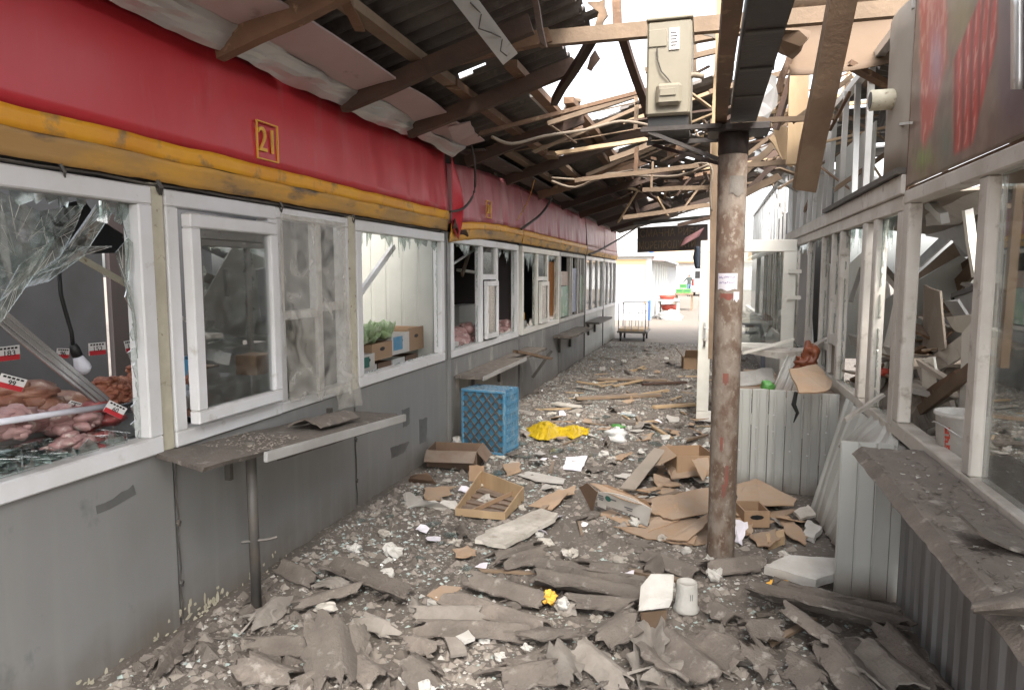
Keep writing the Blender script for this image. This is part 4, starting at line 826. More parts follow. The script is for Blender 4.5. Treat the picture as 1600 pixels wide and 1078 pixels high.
# the open door, standing square to the row
def doorring(x0, x1, z0, z1, fw, y0, y1):
    b = MB(); b.bx(x0, x1, y0, y1, z0, z0 + fw * .9); b.bx(x0, x1, y0, y1, z1 - fw, z1); b.bx(x0, x0 + fw, y0, y1, z0 + fw * .9, z1 - fw); b.bx(x1 - fw, x1, y0, y1, z0 + fw * .9, z1 - fw); return b
b = doorring(-.075, .88, .02, 1.965, .125, 7.66, 7.72); b.bx(.05, .755, 7.662, 7.718, .80, .89)
dr = obj('door', b, 'pvc_warm', r2, bevel=.006)
obj('pane', MB().bx(.05, .755, 7.687, 7.693, .89, 1.84), 'pane_glass', dr)
obj('handle', MB().bx(-.02, .0, 7.63, 7.66, .93, 1.1).tube([(-.01, 7.63, 1.04), (-.01, 7.60, 1.04), (.03, 7.595, 1.03), (.11, 7.60, .99)], .01, 8), 'zinc_sheet', dr)
obj('lock', MB().bx(-.022, .002, 7.64, 7.66, .84, .90), 'dark_metal', dr)
for z in (1.35, 1.62): obj('hinge', MB().bx(.80, .93, 7.64, 7.66, z, z + .04), 'pvc_warm', dr)
# further frames of the row seen through the door glass
r3 = thing('market_kiosk', 'farthest kiosk on the right, grey mullioned front seen through the white door', 'kiosk', (XR, 12, 0))
b = MB().bx(XR, XR + .05, 9.25, 16.5, .76, .83); b.bx(XR, XR + .05, 9.25, 16.5, 1.93, 2.0)
f = obj('window_frame', b, 'pvc_dusty', r3)
for i in range(16): obj('mullion', MB().bx(XR, XR + .05, 9.3 + i * .46, 9.36 + i * .46, .831, 1.929), 'pvc_dusty', f)
b = MB().beam((XR + .02, 9.25, 2.93), (XR + .02, 16.5, 2.93), .05, .05)
for i in range(15): obj('upper_mullion', MB().beam((XR + .02, 9.4 + i * .5, 2.0), (XR + .02, 9.45 + i * .5, 2.91), .03, .03, (0, 1, 0)), 'zinc_sheet', r3)
obj('eave_rail', b, 'zinc_sheet', r3)
obj('wall_panel', MB().bx(XR, XR + .04, 9.25, 16.5, 0, .758), 'ribbed_metal', r3)
obj('back_wall', MB().bx(XR + .5, XR + .54, 9.25, 16.5, 0, 2.8), 'inside_dark', r3)
for i in range(15): obj('pane', pane(9.36 + i * .46, 9.76 + i * .46, .831, 1.929, XR + .02), 'pane_dirty', f)
# low sheet metal counter front standing across the alley edge
cf = thing('metal_counter', 'low grey ribbed sheet metal counter front standing across the right side', 'counter', (.6, 5.3, 0))
for i in range(6):
    x0 = .23 + i * .117
    obj('panel', MB().bx(x0, x0 + .112, 5.36 - .013 * i, 5.372 - .013 * i, 0, .765 + random.uniform(-.006, .006)).bx(x0 + .1, x0 + .112, 5.345 - .013 * i, 5.36 - .013 * i, 0, .76), 'ribbed_metal', cf, bevel=.003)
for i in range(6):
    x0 = .23 + i * .117; y0_ = 5.36 - .013 * i
    obj('rib', MB().bx(x0 + .03, x0 + .038, y0_ - .007, y0_ - .001, 0, .755).bx(x0 + .048, x0 + .056, y0_ - .007, y0_ - .001, 0, .755), 'ribbed_metal', cf, bevel=.002)
    for z in (.30, .46, .58)[: 1 + i % 3]: obj('rivet', MB().lump((x0 + .034, y0_ - .010, z + .02 * (i % 2)), .007, 1, 0, 2), 'pvc', cf)
obj('top_ledge', MB().bx(.23, .95, 5.39, 5.75, .70, .72), 'weathered_wood', cf)
# bent sheets below the far windows
for pts, lab in (([(1352, 640, .86), (1400, 690, .86), (1340, 760, .88), (1310, 860, .74), (1288, 830, .80)], 'a'),):
    pass
def leaning(pa, pb, qa, qb, n, seed):
    pa, pb, qa, qb = map(Vector, (pa, pb, qa, qb)); nn = (pb - pa).cross(qa - pa).normalized()
    return MB().sheet(lambda u, v: pa.lerp(pb, u).lerp(qa.lerp(qb, u), v) + nn * (.014 * (1 if (u * n) % 1 < .18 else 0) + .04 * math.sin(v * 3.1) * fbm(u * 2, seed)), n * 8, 8, .003)
one('bent_metal_sheet', leaning(at(1268, 800, Z=.02), at(1312, 862, Z=.02), (.93, 5.0, .78), (.93, 3.85, .76), 5, 1), 'ribbed_metal', 'bent ribbed grey metal sheet leaning out below the smashed right windows', 'sheet metal')
one('bent_metal_sheet', leaning(at(1312, 700, X=.80), at(1400, 745, X=.82), (.94, 4.3, .80), (.945, 3.75, .80), 4, 5), 'ribbed_metal', 'short crumpled grey metal sheet behind the end of the right shelf', 'sheet metal')
one('bent_metal_sheet', leaning(at(1205, 612, Y=5.6), at(1245, 615, Y=5.6), at(1235, 545, Y=5.9), at(1262, 560, Y=5.9), 3, 8), 'ribbed_metal', 'tilted grey metal sheet standing behind the low counter, below the door glass', 'sheet metal')
one('broken_sill', MB().poly([at(1160, 546, Y=5.9), at(1255, 548, Y=6.), at(1310, 522, Y=6.3), at(1308, 530, Y=6.3), at(1262, 552, Y=5.9), at(1215, 556, Y=5.8)], .05), 'pvc_dusty', 'broken white sill sticking out into the alley before the door', 'sill')
one('broken_strip', MB().beam(at(1160, 552, Y=5.7), at(1240, 530, Y=6.), .02, .02), 'pvc_warm', 'thin white strip lying across the door rail and sill', 'strip')
one('broken_strip', MB().beam(at(1322, 655, Y=3.95), at(1378, 618, X=.94), .018, .02, (0, 0, 1), .03), 'pvc_dusty', 'thin white splinter sticking out of the right window sill', 'strip')
one('cardboard', MB().poly([at(1233, 577, Y=5.0), at(1275, 570, Y=5.2), at(1300, 596, Y=5.1), at(1290, 612, Y=4.8), at(1248, 614, Y=4.75)], .012, .012), 'cardboard', 'folded dusty cardboard hanging over the corner of the low counter', 'cardboard')
one('torn_strip', MB().tube([at(1244, 612, Y=4.8), at(1240, 632, Y=4.78), at(1246, 645, Y=4.78), at(1240, 660, Y=4.78)], [.012, .016, .012, .003], 5), 'black', 'black torn strip dangling from the cardboard on the low counter', 'strip')
one('leather_bag', MB().lump(at(1266, 556, Y=5.7), (.06, .08, .10), 3, .7, 6).lump(at(1256, 568, Y=5.65), (.07, .05, .05), 5, .9, 6), 'red_brown', 'shiny orange brown crumpled bag on the smashed right window sill', 'bag', smooth=True)
# things seen behind the low counter
one('orange_box', MB().bx(.35, .62, 6.5, 6.8, .50, .72), 'cardboard', 'orange brown box standing behind the low counter', 'box', bevel=.004)
one('white_board', MB().beam(at(1155, 592, Y=6.), at(1205, 587, Y=6.), .12, .08, (0, -1, .2), .03), 'foam', 'white foam board lying behind the low counter', 'board')
one('green_bag', MB().lump(at(1200, 604, Y=5.6), (.05, .05, .05), 6, .5, 4), 'green_plastic', 'small green bag on top of the low counter', 'bag', smooth=True)
hr = thing('handrail', 'dark steel handrail seen through the white door glass', 'rail', at(1175, 560, Y=8.2))
obj('rail', MB().tube([at(1150, 508, Y=8.2), at(1188, 508, Y=8.2), at(1192, 525, Y=8.2), at(1192, 700, Y=8.2)], .025, 8), 'railing', hr)
obj('rail', MB().tube([at(1150, 520, Y=8.2), at(1185, 520, Y=8.2)], .018, 8), 'railing', hr)
# exhaust pipe stub and pale rod on the grey front sheet
pv = thing('pipe_stub', 'short cream pipe stub on the grey sheet beside the sausage banner', 'pipe', at(1388, 175, Y=4.1))
ca = at(1374, 172, X=XR - .14); cb_ = at(1400, 178, X=XR - .02)
obj('pipe', MB().tube([(XR - .16, 4.06, 2.50), (XR - .02, 4.06, 2.50)], .052, 18), 'cream_post', pv, smooth=True)
obj('bore_shade', MB().tube([(XR - .163, 4.06, 2.50), (XR - .158, 4.06, 2.50)], .043, 18), 'black', pv)  # black disc stands for the shade inside the pipe
obj('rod', MB().beam(at(1400, 195, X=XR - .03), at(1424, 192, X=XR - .04), .012, .012), 'foam', pv)

# ---- inside the right kiosks: the rubble heap
hp = MB(); n_ = 40
def heap(u, v):
    x = 1.02 + 2.6 * u; y = 2.2 + 5.2 * v; h = .55 + .9 * min(1, u * 1.25) + .5 * math.exp(-((y - 5.6) / .7) ** 2) * min(1, u * 3) + .25 * fbm(x * 2.2, y * 2.2, 3) + .14 * fbm(x * 7, y * 7, 5)
    h += .34 * math.exp(-((y - 4.6) / 1.1) ** 2) * min(1, max(0, (x - 1.1) * 3))
    if y < 3.8: h -= .25 * (1 - u)
    return (x, y, max(.1, h * (1 - .25 * v)))
tag(obj('rubble_heap', MB().sheet(heap, 50, 70, .01), 'rubble', origin=(0, 0, 0)), kind='structure')
rd = random.Random(12)
GW = 'wreckage inside the right kiosks'
wi = 0
for (px0, py0, px1, py1, X, wd, th, m, lab) in (
        (1372, 612, 1402, 480, 1.25, .11, .02, 'pvc_warm', 'long pale board standing aslant in the second right window'), (1358, 395, 1405, 450, 1.3, .08, .04, 'pvc_dusty', 'pale frame bar leaning diagonally in the second right window'),
        (1512, 330, 1526, 425, 1.35, .05, .04, 'pvc_warm', 'cream upright lath near the ceiling of the near right kiosk'), (1450, 318, 1475, 340, 1.3, .06, .04, 'white_wall', 'short white bar under the ceiling of the near right kiosk'),
        (1445, 625, 1500, 590, 1.25, .08, .03, 'old_wood', 'brown plank over the rubble behind the white bucket'), (1455, 570, 1520, 500, 1.45, .07, .02, 'tarp_grey', 'grey slat rising from the rubble inside the near right kiosk'),
        (1445, 500, 1530, 410, 1.9, .10, .03, 'weathered_wood', 'long weathered plank high on the rubble in the near right kiosk'), (1448, 470, 1530, 425, 2.2, .08, .03, 'tarp_grey', 'long grey strip at the top of the rubble in the near right kiosk'),
        (1436, 440, 1540, 352, 2.1, .13, .03, 'weathered_wood', 'broad weathered plank rising steeply to the right in the near right kiosk'), (1436, 470, 1540, 392, 1.9, .07, .03, 'old_wood', 'brown lath parallel under the broad rising plank'), (1436, 412, 1535, 318, 2.4, .10, .03, 'tarp_grey', 'grey slat above the broad rising plank'), (1440, 585, 1520, 530, 1.35, .10, .03, 'pvc_dusty', 'dusty white slat over the rubble left of the cream bent panel'),
        (1440, 640, 1520, 575, 1.15, .05, .03, 'weathered_wood', 'weathered lath leaning behind the white bucket'), (1440, 610, 1500, 640, 1.3, .12, .02, 'plaster', 'broken whitish plate sloping down to the white bucket'),
        (1440, 660, 1490, 640, 1.2, .09, .02, 'plaster', 'whitish slab lying left of the white bucket'), (1330, 470, 1345, 420, 1.35, .05, .04, 'pvc_dusty', 'short pale bar in the third right window'),
        (1330, 530, 1400, 555, 1.3, .1, .03, 'plaster', 'plaster slab on the rubble behind the second right window'), (1450, 695, 1500, 720, 1.05, .06, .02, 'old_wood', 'splintered lath on the sill beneath the white bucket')):
    one('wreckage_board', MB().beam(at(px0, py0, X=X), at(px1, py1, X=X + rd.uniform(-.05, .1)), wd, th, (1, 0, .3), .03), m, lab, 'board', GW)
for pts, X, m, lab in (([(1445, 445), (1470, 455), (1478, 545), (1460, 550), (1443, 540)], 1.3, 'grey_panel', 'brown curved panel standing inside the near right kiosk'),
                       ([(1480, 495), (1530, 492), (1526, 660), (1500, 660), (1505, 520), (1492, 515)], 1.15, 'pvc_warm', 'cream bent panel standing behind the white bucket'),
                       ([(1442, 560), (1460, 558), (1466, 600), (1442, 612)], 1.2, 'pvc_warm', 'small cream panel at the left edge of the near right opening'),
                       ([(1435, 545), (1510, 545), (1510, 552), (1460, 560)], 1.5, 'zinc_sheet', 'flat grey metal tray wedged across the near right opening'),
                       ([(1450, 505), (1525, 440), (1530, 470), (1470, 520)], 1.8, 'tarp_grey', 'crumpled grey tarpaulin on the rubble in the near right kiosk')):
    one('bent_sheet', MB().poly([at(px, py, X=X + .02 * i) for i, (px, py) in enumerate(pts)], .012, .006), m, lab, 'panel', GW)
mo = thing('black_frame', 'black tilted frame like a screen lying on the rubble in the near right kiosk', 'frame', at(1510, 470, X=1.5))
A, B_, C_, D_ = at(1490, 462, X=1.5), at(1530, 448, X=1.45), at(1530, 500, X=1.45), at(1500, 508, X=1.5)
b = MB()
for p, q in ((A, B_), (B_, C_), (C_, D_), (D_, A)): b.beam(p, q, .03, .03, (1, 0, 0))
obj('frame', b, 'black', mo); obj('insert', MB().poly([A, B_, C_, D_], .006), 'tarp_grey', mo)
bk = thing('bucket', 'white plastic bucket with orange print on the right window sill', 'bucket', (1.06, 3.12, .875))
c0 = at(1500, 728, X=1.07); BS = 1.28
obj('tub', MB().lathe(c0, [(r_ * BS, z_ * BS) for r_, z_ in ((.0, 0), (.068, 0), (.080, .17), (.086, .172), (.086, .185), (.077, .185), (.066, .01))], 28), 'foam', bk, smooth=True)
obj('print', MB().sheet(lambda u, v: c0 + Vector((math.cos(3.75 + .22 * u) * (.0735 + .008 * v) * BS, math.sin(3.75 + .22 * u) * (.0735 + .008 * v) * BS, (.05 + .09 * v) * BS)), 6, 12, .001, lambda u, v: fbm(v * 9, u * 2, 3) > -.12), 'red_tub', bk)
obj('bail', MB().tube([c0 + Vector((.088 * math.cos(a), .088 * math.sin(a), .15 - .05 * math.sin(a - 3.4) ** 2)) * BS for a in np.linspace(3.0, 5.2, 9)], .003, 5), 'zinc_sheet', bk)
rz = random.Random(91); wp_ = []
for i in range(6):
    wp_.append(one('wreckage_board', MB().beam((-.35, 0, 0), (.35, .0, 0), rz.uniform(.05, .12), rz.uniform(.012, .03), (0, 0, 1), .05), ('weathered_wood', 'plaster', 'pvc_dusty', 'old_wood', 'tarp_grey', 'grey_panel')[i], 'broken %s jutting from the rubble heap inside the right kiosks' % ('brown wooden board', 'whitish plaster strip', 'dusty white plastic bar', 'dark wooden board', 'grey strip', 'brownish grey panel strip')[i], 'board', ('wooden boards', 'plaster strips', 'plastic bars', 'dark boards', 'grey strips', 'panel strips')[i] + ' in the rubble heap inside the right kiosks', origin=(0, 0, 0)))
for i in range(96):
    x = rz.uniform(1.22, 2.2); y = rz.uniform(3.4, 5.9); c = wp_[i % 6] if i < 6 else clone(wp_[i % 6])
    c.location = (x, y, heap((x - 1.02) / 2.6, (y - 2.2) / 5.2)[2] + rz.uniform(0, .16)); c.rotation_euler = (rz.uniform(-.5, .5), rz.uniform(-.9, .5), rz.uniform(0, 6.28)); c.scale = (rz.uniform(.45, 1.2),) * 3
rdm = random.Random(31); proto = None
for i in range(46):
    x = rdm.uniform(1.25, 2.3); y = rdm.uniform(2.9, 7.); u = (x - 1.02) / 2.6; v = (y - 2.2) / 5.2; z = heap(u, v)[2] + .02
    if i < 6:
        s = .09; o = one('rubble_chunk', MB().lump((0, 0, 0), (s * 1.4, s, s * .5), i, .8, 3), ('plaster', 'rubble', 'pvc_dusty', 'tarp_grey', 'plaster', 'cardboard')[i], ('whitish plaster chunk', 'brownish rubble chunk', 'dusty white chunk', 'grey crumpled chunk', 'pale plaster lump', 'tan cardboard lump')[i] + ' on the rubble heap inside the right kiosks', 'rubble', 'rubble chunks of kind %s inside the right kiosks' % ('plaster', 'rubble', 'white', 'grey', 'pale', 'cardboard')[i])
        o.location = (x, y, z); o.rotation_euler = (rdm.uniform(-.6, .6), rdm.uniform(-.6, .6), rdm.uniform(0, 6)); proto = (proto or []) + [o]
    else: clone(proto[i % 6], (x, y, z), (rdm.uniform(-.6, .6), rdm.uniform(-.6, .6), rdm.uniform(0, 6)), rdm.uniform(.3, .95))
one('yellow_wall', MB().bx(2.9, 3.0, 3.6, 9, 0, 2.25), 'white_wall', 'pale yellowish wall standing behind the wrecked right kiosks', 'wall')
one('ring_tin', MB().lathe(at(1372, 585, X=1.15), [(.07, 0), (.075, .02), (.07, .04), (.05, .04), (.05, 0)], 18), 'red_tub', 'round red and white tin on the rubble in the second right window', 'tin')

# ================================================================== GOODS IN THE LEFT KIOSKS
rd = random.Random(77)
def tray(c, rx, ry, h, label, rot=0.):
    t = thing('metal_tray', label, 'tray', c); c = Vector(c); ca, sa = math.cos(rot), math.sin(rot)
    def P(a, k, z): 
        x = rx * k * math.copysign(abs(math.cos(a)) ** .6, math.cos(a)); y = ry * k * math.copysign(abs(math.sin(a)) ** .6, math.sin(a))
        return c + Vector((x * ca - y * sa, x * sa + y * ca, z))
    n = 24; prof = [(.0, .002), (.82, .002), (.97, h), (1.06, h + .003), (1.06, h - .002), (.94, h - .006), (.8, .008), (0, .008)]
    b = MB()
    b.v = [P(2 * math.pi * i / n, k, z) for k, z in prof for i in range(n)]
    b.f = [(j * n + i, j * n + (i + 1) % n, (j + 1) * n + (i + 1) % n, (j + 1) * n + i) for j in range(len(prof) - 1) for i in range(n)]
    obj('pan', b, 'steel_tray', t, smooth=True); return t
def pile(c, rx, ry, h, n, r, m, name, label, cat='meat', am=.4, el=1.):
    b = MB(); c = Vector(c)
    b.lump(c + Vector((0, 0, h * .25)), (rx * .85, ry * .85, h * .55), rd.randint(0, 99), .25, 4)
    for i in range(n):
        a = rd.uniform(0, 6.28); q = math.sqrt(rd.random()); z = h * (1 - q * q) * rd.uniform(.75, 1.05)
        k = r * rd.uniform(.7, 1.3)
        b.lump(c + Vector((rx * q * math.cos(a), ry * q * math.sin(a), z)), (k * rd.uniform(.8, el + .4), k * rd.uniform(.8, el + .4), k * rd.uniform(.5, .9)), rd.randint(0, 99), am, 3)
    return one(name, b, m, label, cat, smooth=True)
CT = .842
X0 = -2.55
ptb = at(165, 612, X=-2.62)
obj('display_step', MB().bx(-2.9, -2.58, .3, 4.0, CT + .001, .972), 'counter', k1)
ST = .973
tray((ptb.x, ptb.y, ST), .12, .17, .055, 'small steel tray under the tall pile of minced meat'); pile((ptb.x, ptb.y, ST + .05), .11, .15, .11, 90, .018, 'mince', 'minced_meat', 'tall pile of brown minced meat under the hanging bulb')
p = at(205, 582, X=-2.72); pile((p.x, p.y, ST + .02), .07, .10, .15, 60, .018, 'mince', 'minced_meat', 'darker small pile of minced meat at the right end of the smashed window')
p = at(75, 612, X=-2.66); tray((p.x, p.y, ST), .10, .24, .05, 'long steel tray holding plucked poultry'); pile((p.x, p.y, ST + .03), .08, .2, .08, 9, .055, 'poultry', 'poultry', 'orange brown poultry pieces in the long steel tray', 'meat', .3, 1.3)
p = at(215, 632, X=-2.5); tray((p.x, p.y, CT + .0), .12, .17, .045, 'low steel tray at the right end of the meat counter')
p = at(60, 650, X=-2.52); tray((p.x, p.y, CT + .0), .12, .32, .04, 'wide steel tray of pale meat behind the white tube'); pile((p.x, p.y, CT + .03), .11, .29, .05, 26, .045, 'meat_pale', 'meat_cuts', 'pale pinkish meat cuts in the wide tray behind the white tube', 'meat', .4, 1.5)
p = at(120, 610, X=-2.54); pile((p.x + .02, p.y, CT + .08), .05, .1, .06, 8, .032, 'meat', 'meat_cuts', 'dark red meat cuts under the aluminium rail', 'meat', .4, 1.5)
p = at(150, 668, X=-2.38); pile((p.x, p.y, CT + .05), .05, .12, .06, 26, .022, 'meat', 'meat_cuts', 'bright red meat cuts under the tilted price tag by the right window corner', 'meat', .4, 1.8)
p = at(70, 690, X=-2.38); pile((p.x, p.y, CT + .02), .05, .12, .05, 20, .025, 'meat_pale', 'meat_cuts', 'pink meat cuts among broken glass in front of the white tube', 'meat', .4, 1.6)
p = at(20, 700, X=-2.38); pile((p.x, p.y, CT + .02), .05, .1, .04, 12, .028, 'meat_pale', 'meat_cuts', 'pale cuts under the leftmost broken glass', 'meat', .4, 1.6)
for px, py, X, rx, ry, h, n, r, m, nm, lab in (
        (20, 655, -2.46, .05, .14, .08, 22, .034, 'meat_pale', 'meat_cuts', 'pale meat cuts at the left edge of the smashed window, behind the white tube'),
        (100, 650, -2.47, .05, .12, .08, 20, .032, 'meat_pale', 'meat_cuts', 'pale pink meat cuts in the middle of the counter, just behind the white tube'),
        (150, 640, -2.48, .04, .07, .07, 12, .03, 'meat', 'meat_cuts', 'red and pale cuts where the aluminium rail ends'),
        (105, 680, -2.36, .04, .09, .05, 22, .022, 'meat_pale', 'meat_cuts', 'pinkish cuts in front of the white tube, left of the tilted 60 tag'),
        (15, 612, -2.68, .07, .12, .07, 10, .045, 'poultry', 'poultry', 'poultry pieces at the far left of the smashed window')):
    p = at(px, py, X=X); pile((p.x, p.y, max(CT + .02, p.z - .05)), rx, ry, h, n, r, m, nm, lab, 'meat', .45, 1.6)
for px, py, X, lab in ((330, 590, -2.72, 'upper steel tray behind the open sash'), (225, 607, -2.68, 'steel tray under the darker small pile of minced meat')):
    p = at(px, py, X=X); tray((p.x, p.y, ST), .09, .16, .05, lab)
p = at(315, 575, X=-2.72); pile((p.x, p.y, ST + .03), .07, .13, .09, 40, .02, 'mince', 'minced_meat', 'minced meat in the upper tray behind the open sash')
def price(px, py, X, wd, hgt, s, tilt, lean, label):
    c = at(px, py, X=X); t = thing('price_tag', label, 'price tag', c)
    yd = Vector((lean, math.sin(tilt) * -1, math.cos(tilt))).normalized(); xd = Vector((.25, math.cos(tilt), math.sin(tilt))); xd = (xd - yd * xd.dot(yd)).normalized(); n = xd.cross(yd)
    def q(x, y, z=0.): return c + xd * (x * wd) + yd * (y * hgt) + n * z
    obj('card', MB().poly([q(-.5, -.5), q(.5, -.5), q(.5, .5), q(-.5, .5)], .002), 'tag_white', t)
    obj('red_band', MB().poly([q(-.49, -.49, .0018), q(.49, -.49, .0018), q(.49, -.12, .0018), q(-.49, -.12, .0018)], .0006), 'tag_red', t)
    text('digits', s, q(.0, -.02, .003), xd, yd, hgt * .55, 'black', t, .0005)
    b = MB()
    for i in range(5): b.poly([q(-.42 + i * .17, .28, .003), q(-.30 + i * .17, .28, .003), q(-.29 + i * .17, .42, .003), q(-.41 + i * .17, .42, .003)], .0004)
    obj('print', b, 'black', t)
price(152, 545, -2.62, .075, .055, '152', .0, 0, 'upright price tag 152 on the tall pile of minced meat')
price(203, 541, -2.75, .05, .06, '14', .1, -.12, 'upright price tag at the right end behind the meat counter')
price(14, 552, -2.75, .08, .06, '183', .05, .08, 'upright price tag 183 in the dark behind the poultry')
price(98, 552, -2.8, .055, .045, '96', -.1, .15, 'price tag half hidden behind the aluminium rail')
price(18, 598, -2.45, .09, .05, '99', -.35, .3, 'tilted price tag 99 at the left edge of the smashed window')
price(180, 640, -2.36, .085, .05, '60', -.55, .25, 'tilted price tag 60 over the bright red meat cuts')
price(116, 632, -2.46, .05, .03, '9', -.3, .8, 'small price tag lying flat among the dark red cuts')
bl = thing('light_bulb', 'white LED bulb hanging on a black cable in the smashed window', 'light bulb', at(130, 570, X=-2.5))
cpts = [at(x, y, X=-2.5) for x, y in ((92, 420), (95, 460), (103, 490), (112, 520), (114, 540))]
obj('cable', MB().tube(cpts, .008, 6), 'black', bl, smooth=True)
a_, c_ = at(114, 538, X=-2.5), at(121, 556, X=-2.5); obj('socket', MB().tube([a_, a_.lerp(c_, .4), c_], [.013, .02, .021], 12), 'black', bl, smooth=True)
e_ = at(134, 584, X=-2.5); d_ = (e_ - c_); obj('bulb', MB().tube([c_ + d_ * t for t in (0, .25, .5, .72, .9, 1.0)], [.018, .024, .031, .032, .022, .006], 16), 'bulb_white', bl, smooth=True)
ar = thing('aluminium_rail', 'fallen ribbed aluminium rail lying diagonally over the meat', 'rail', at(60, 550, X=-2.45))
for o_, w_ in ((0, .022), (11, .015), (-12, .02)):
    obj('profile', MB().beam(at(-40, 462 + o_, X=-2.42), at(160 - o_ * .6, 628 + o_ * .3, X=-2.46), w_, w_, (1, 0, 0)), 'steel_tray', ar, bevel=.003)
one('white_tube', MB().tube([at(-60, 668, X=-2.36), at(172, 634, X=-2.40)], .012, 10), 'bulb_white', 'long white tube lying across the meat counter in the smashed window', 'tube', smooth=True)
one('white_bar', MB().beam(at(-20, 333, X=-2.7), at(62, 372, X=-2.7), .05, .02, (1, 0, 0)), 'bulb_white', 'white bar behind the hanging glass at top left', 'bar')
one('speckled_board', MB().poly([at(82, 350, X=-2.62), at(100, 318, X=-2.62), at(130, 312, X=-2.62), at(150, 340, X=-2.62), at(200, 372, X=-2.62), at(196, 395, X=-2.62), at(90, 398, X=-2.62)], .01), 'black', 'black board hanging behind the cracked glass of the smashed window', 'board')
one('cream_strip', MB().beam(at(120, 400, X=-2.55), at(212, 452, X=-2.45), .03, .006, (1, 0, .3), .01), 'cream_post', 'thin curved cream strip across the smashed window, below the cracked glass', 'strip')
one('white_bracket', MB().beam(at(222, 585, X=-2.33), at(224, 645, X=-2.33), .03, .02, (1, 0, 0)), 'pvc_warm', 'white broken fitting standing at the right jamb of the smashed window', 'fitting', bevel=.003)
# behind the sash: crates and trays
for (px, py, lab) in ((330, 530, 'blue crate behind the open sash, nearer the smashed window'), (385, 540, 'blue crate behind the open sash, nearer the plastic film')):
    c = at(px, py, X=-2.95); t = thing('blue_crate', lab, 'crate', (c.x, c.y, CT))
    obj('body', MB().bx(c.x - .15, c.x + .15, c.y - .22, c.y + .2, CT, CT + .02).bx(c.x + .13, c.x + .15, c.y - .22, c.y + .2, CT + .021, CT + .26).bx(c.x - .15, c.x - .13, c.y - .22, c.y + .2, CT + .021, CT + .26), 'blue_plastic', t)
    obj('slat', MB().bx(c.x - .129, c.x + .129, c.y - .22, c.y - .2, CT + .021, CT + .26), 'blue_plastic', t); obj('slat', MB().bx(c.x - .129, c.x + .129, c.y + .18, c.y + .2, CT + .021, CT + .26), 'blue_plastic', t)
p = at(330, 600, X=-2.55); tray((p.x, p.y, CT), .12, .2, .04, 'steel tray with poultry behind the open sash'); pile((p.x, p.y, CT + .03), .1, .17, .06, 14, .035, 'poultry', 'poultry', 'pale poultry parts in the tray behind the open sash')
one('white_tube', MB().tube([at(275, 618, X=-2.4), at(372, 596, X=-2.4)], .012, 10), 'bulb_white', 'short white tube lying behind the open sash', 'tube', smooth=True)
one('white_cable', MB().tube([at(272, 488, X=-2.35), at(320, 520, X=-2.36), at(360, 535, X=-2.36), at(400, 545, X=-2.35)], .007, 6), 'pvc_warm', 'white cable slung across behind the open sash', 'cable', smooth=True)
# vegetable boxes in the far window of kiosk 21
def carton(name, label, cat, c, sx, sy, h, rot, m, hole=True, print_=None, th=.006, flaps=(), group=None):
    t = thing(name, label, cat, c, group); c = Vector(c); Mx = Matrix.Translation(c) @ (Matrix.Rotation(rot, 4, 'Z') if isinstance(rot, (int, float)) else rot)
    def bx(*a): return MB().bx(*a, M=Mx)
    obj('bottom', bx(-sx / 2, sx / 2, -sy / 2, sy / 2, 0, th), m, t)
    for nm, a in (('side', (sx / 2 - th, sx / 2, -sy / 2, sy / 2, th, h)), ('side', (-sx / 2, -sx / 2 + th, -sy / 2, sy / 2, th, h)), ('end', (-sx / 2 + th, sx / 2 - th, -sy / 2, -sy / 2 + th, th, h * .97)), ('end', (-sx / 2 + th, sx / 2 - th, sy / 2 - th, sy / 2, th, h * .97))):
        s = obj(nm, bx(*a), m, t)
        if hole and a[0] > 0: 
            b = MB(); b.add([Mx @ Vector((sx / 2 + .0012, .045 * math.cos(k * .785), h * .62 + .016 * math.sin(k * .785))) for k in range(8)], [tuple(range(8))]); obj('hand_hole_shade', b, 'black', s)  # flat black patch painted for the shade inside the hole, nothing is cut
        if print_ and a[0] > 0: obj('print', bx(sx / 2 + .0005, sx / 2 + .0015, -sy * .42, sy * .1, h * .2, h * .85), print_, s)
    for (edge, ang, ln) in flaps:
        L = ln; ca, sa = math.cos(ang), math.sin(ang)
        if edge in 'xX': s_ = 1 if edge == 'X' else -1; pts = [(s_ * sx / 2, -sy / 2, h), (s_ * sx / 2, sy / 2, h), (s_ * (sx / 2 + L * ca), sy / 2 * .97, h + L * sa), (s_ * (sx / 2 + L * ca), -sy / 2 * .97, h + L * sa)]
        else: s_ = 1 if edge == 'Y' else -1; pts = [(-sx / 2, s_ * sy / 2, h), (sx / 2, s_ * sy / 2, h), (sx / 2 * .97, s_ * (sy / 2 + L * ca), h + L * sa), (-sx / 2 * .97, s_ * (sy / 2 + L * ca), h + L * sa)]
        obj('flap', MB().poly([Mx @ Vector(q) for q in pts], .004, .004), m, t)
    return t
VZ = .80
for (y, x, hh, zz, m, pr_, lab, sy) in ((4.88, -2.56, .13, .95, 'cardboard', None, 'brown carton with a hand hole, front left in the vegetable window', .35), (5.24, -2.57, .17, .955, 'carton_print', 'blue_plastic', 'white carton with blue top print in the vegetable window', .34), (5.58, -2.58, .20, .95, 'cardboard', None, 'tall brown carton, rightmost in the vegetable window', .32), (4.58, -2.53, .12, .90, 'carton_print', 'print_green', 'low white printed carton at the left corner of the vegetable window', .22)):
    carton('carton', lab, 'carton', (x, y, zz), .28, sy, hh, .0, m, print_=pr_)
for i in range(5): carton('carton', 'carton stacked under the vegetable boxes, mostly hidden', 'carton', (-2.62, 4.5 + i * .26, VZ - .01), .3, .24, .12, 0, 'white_bag' if i % 2 else 'cardboard_dark', hole=False, group='cartons under the vegetable boxes')
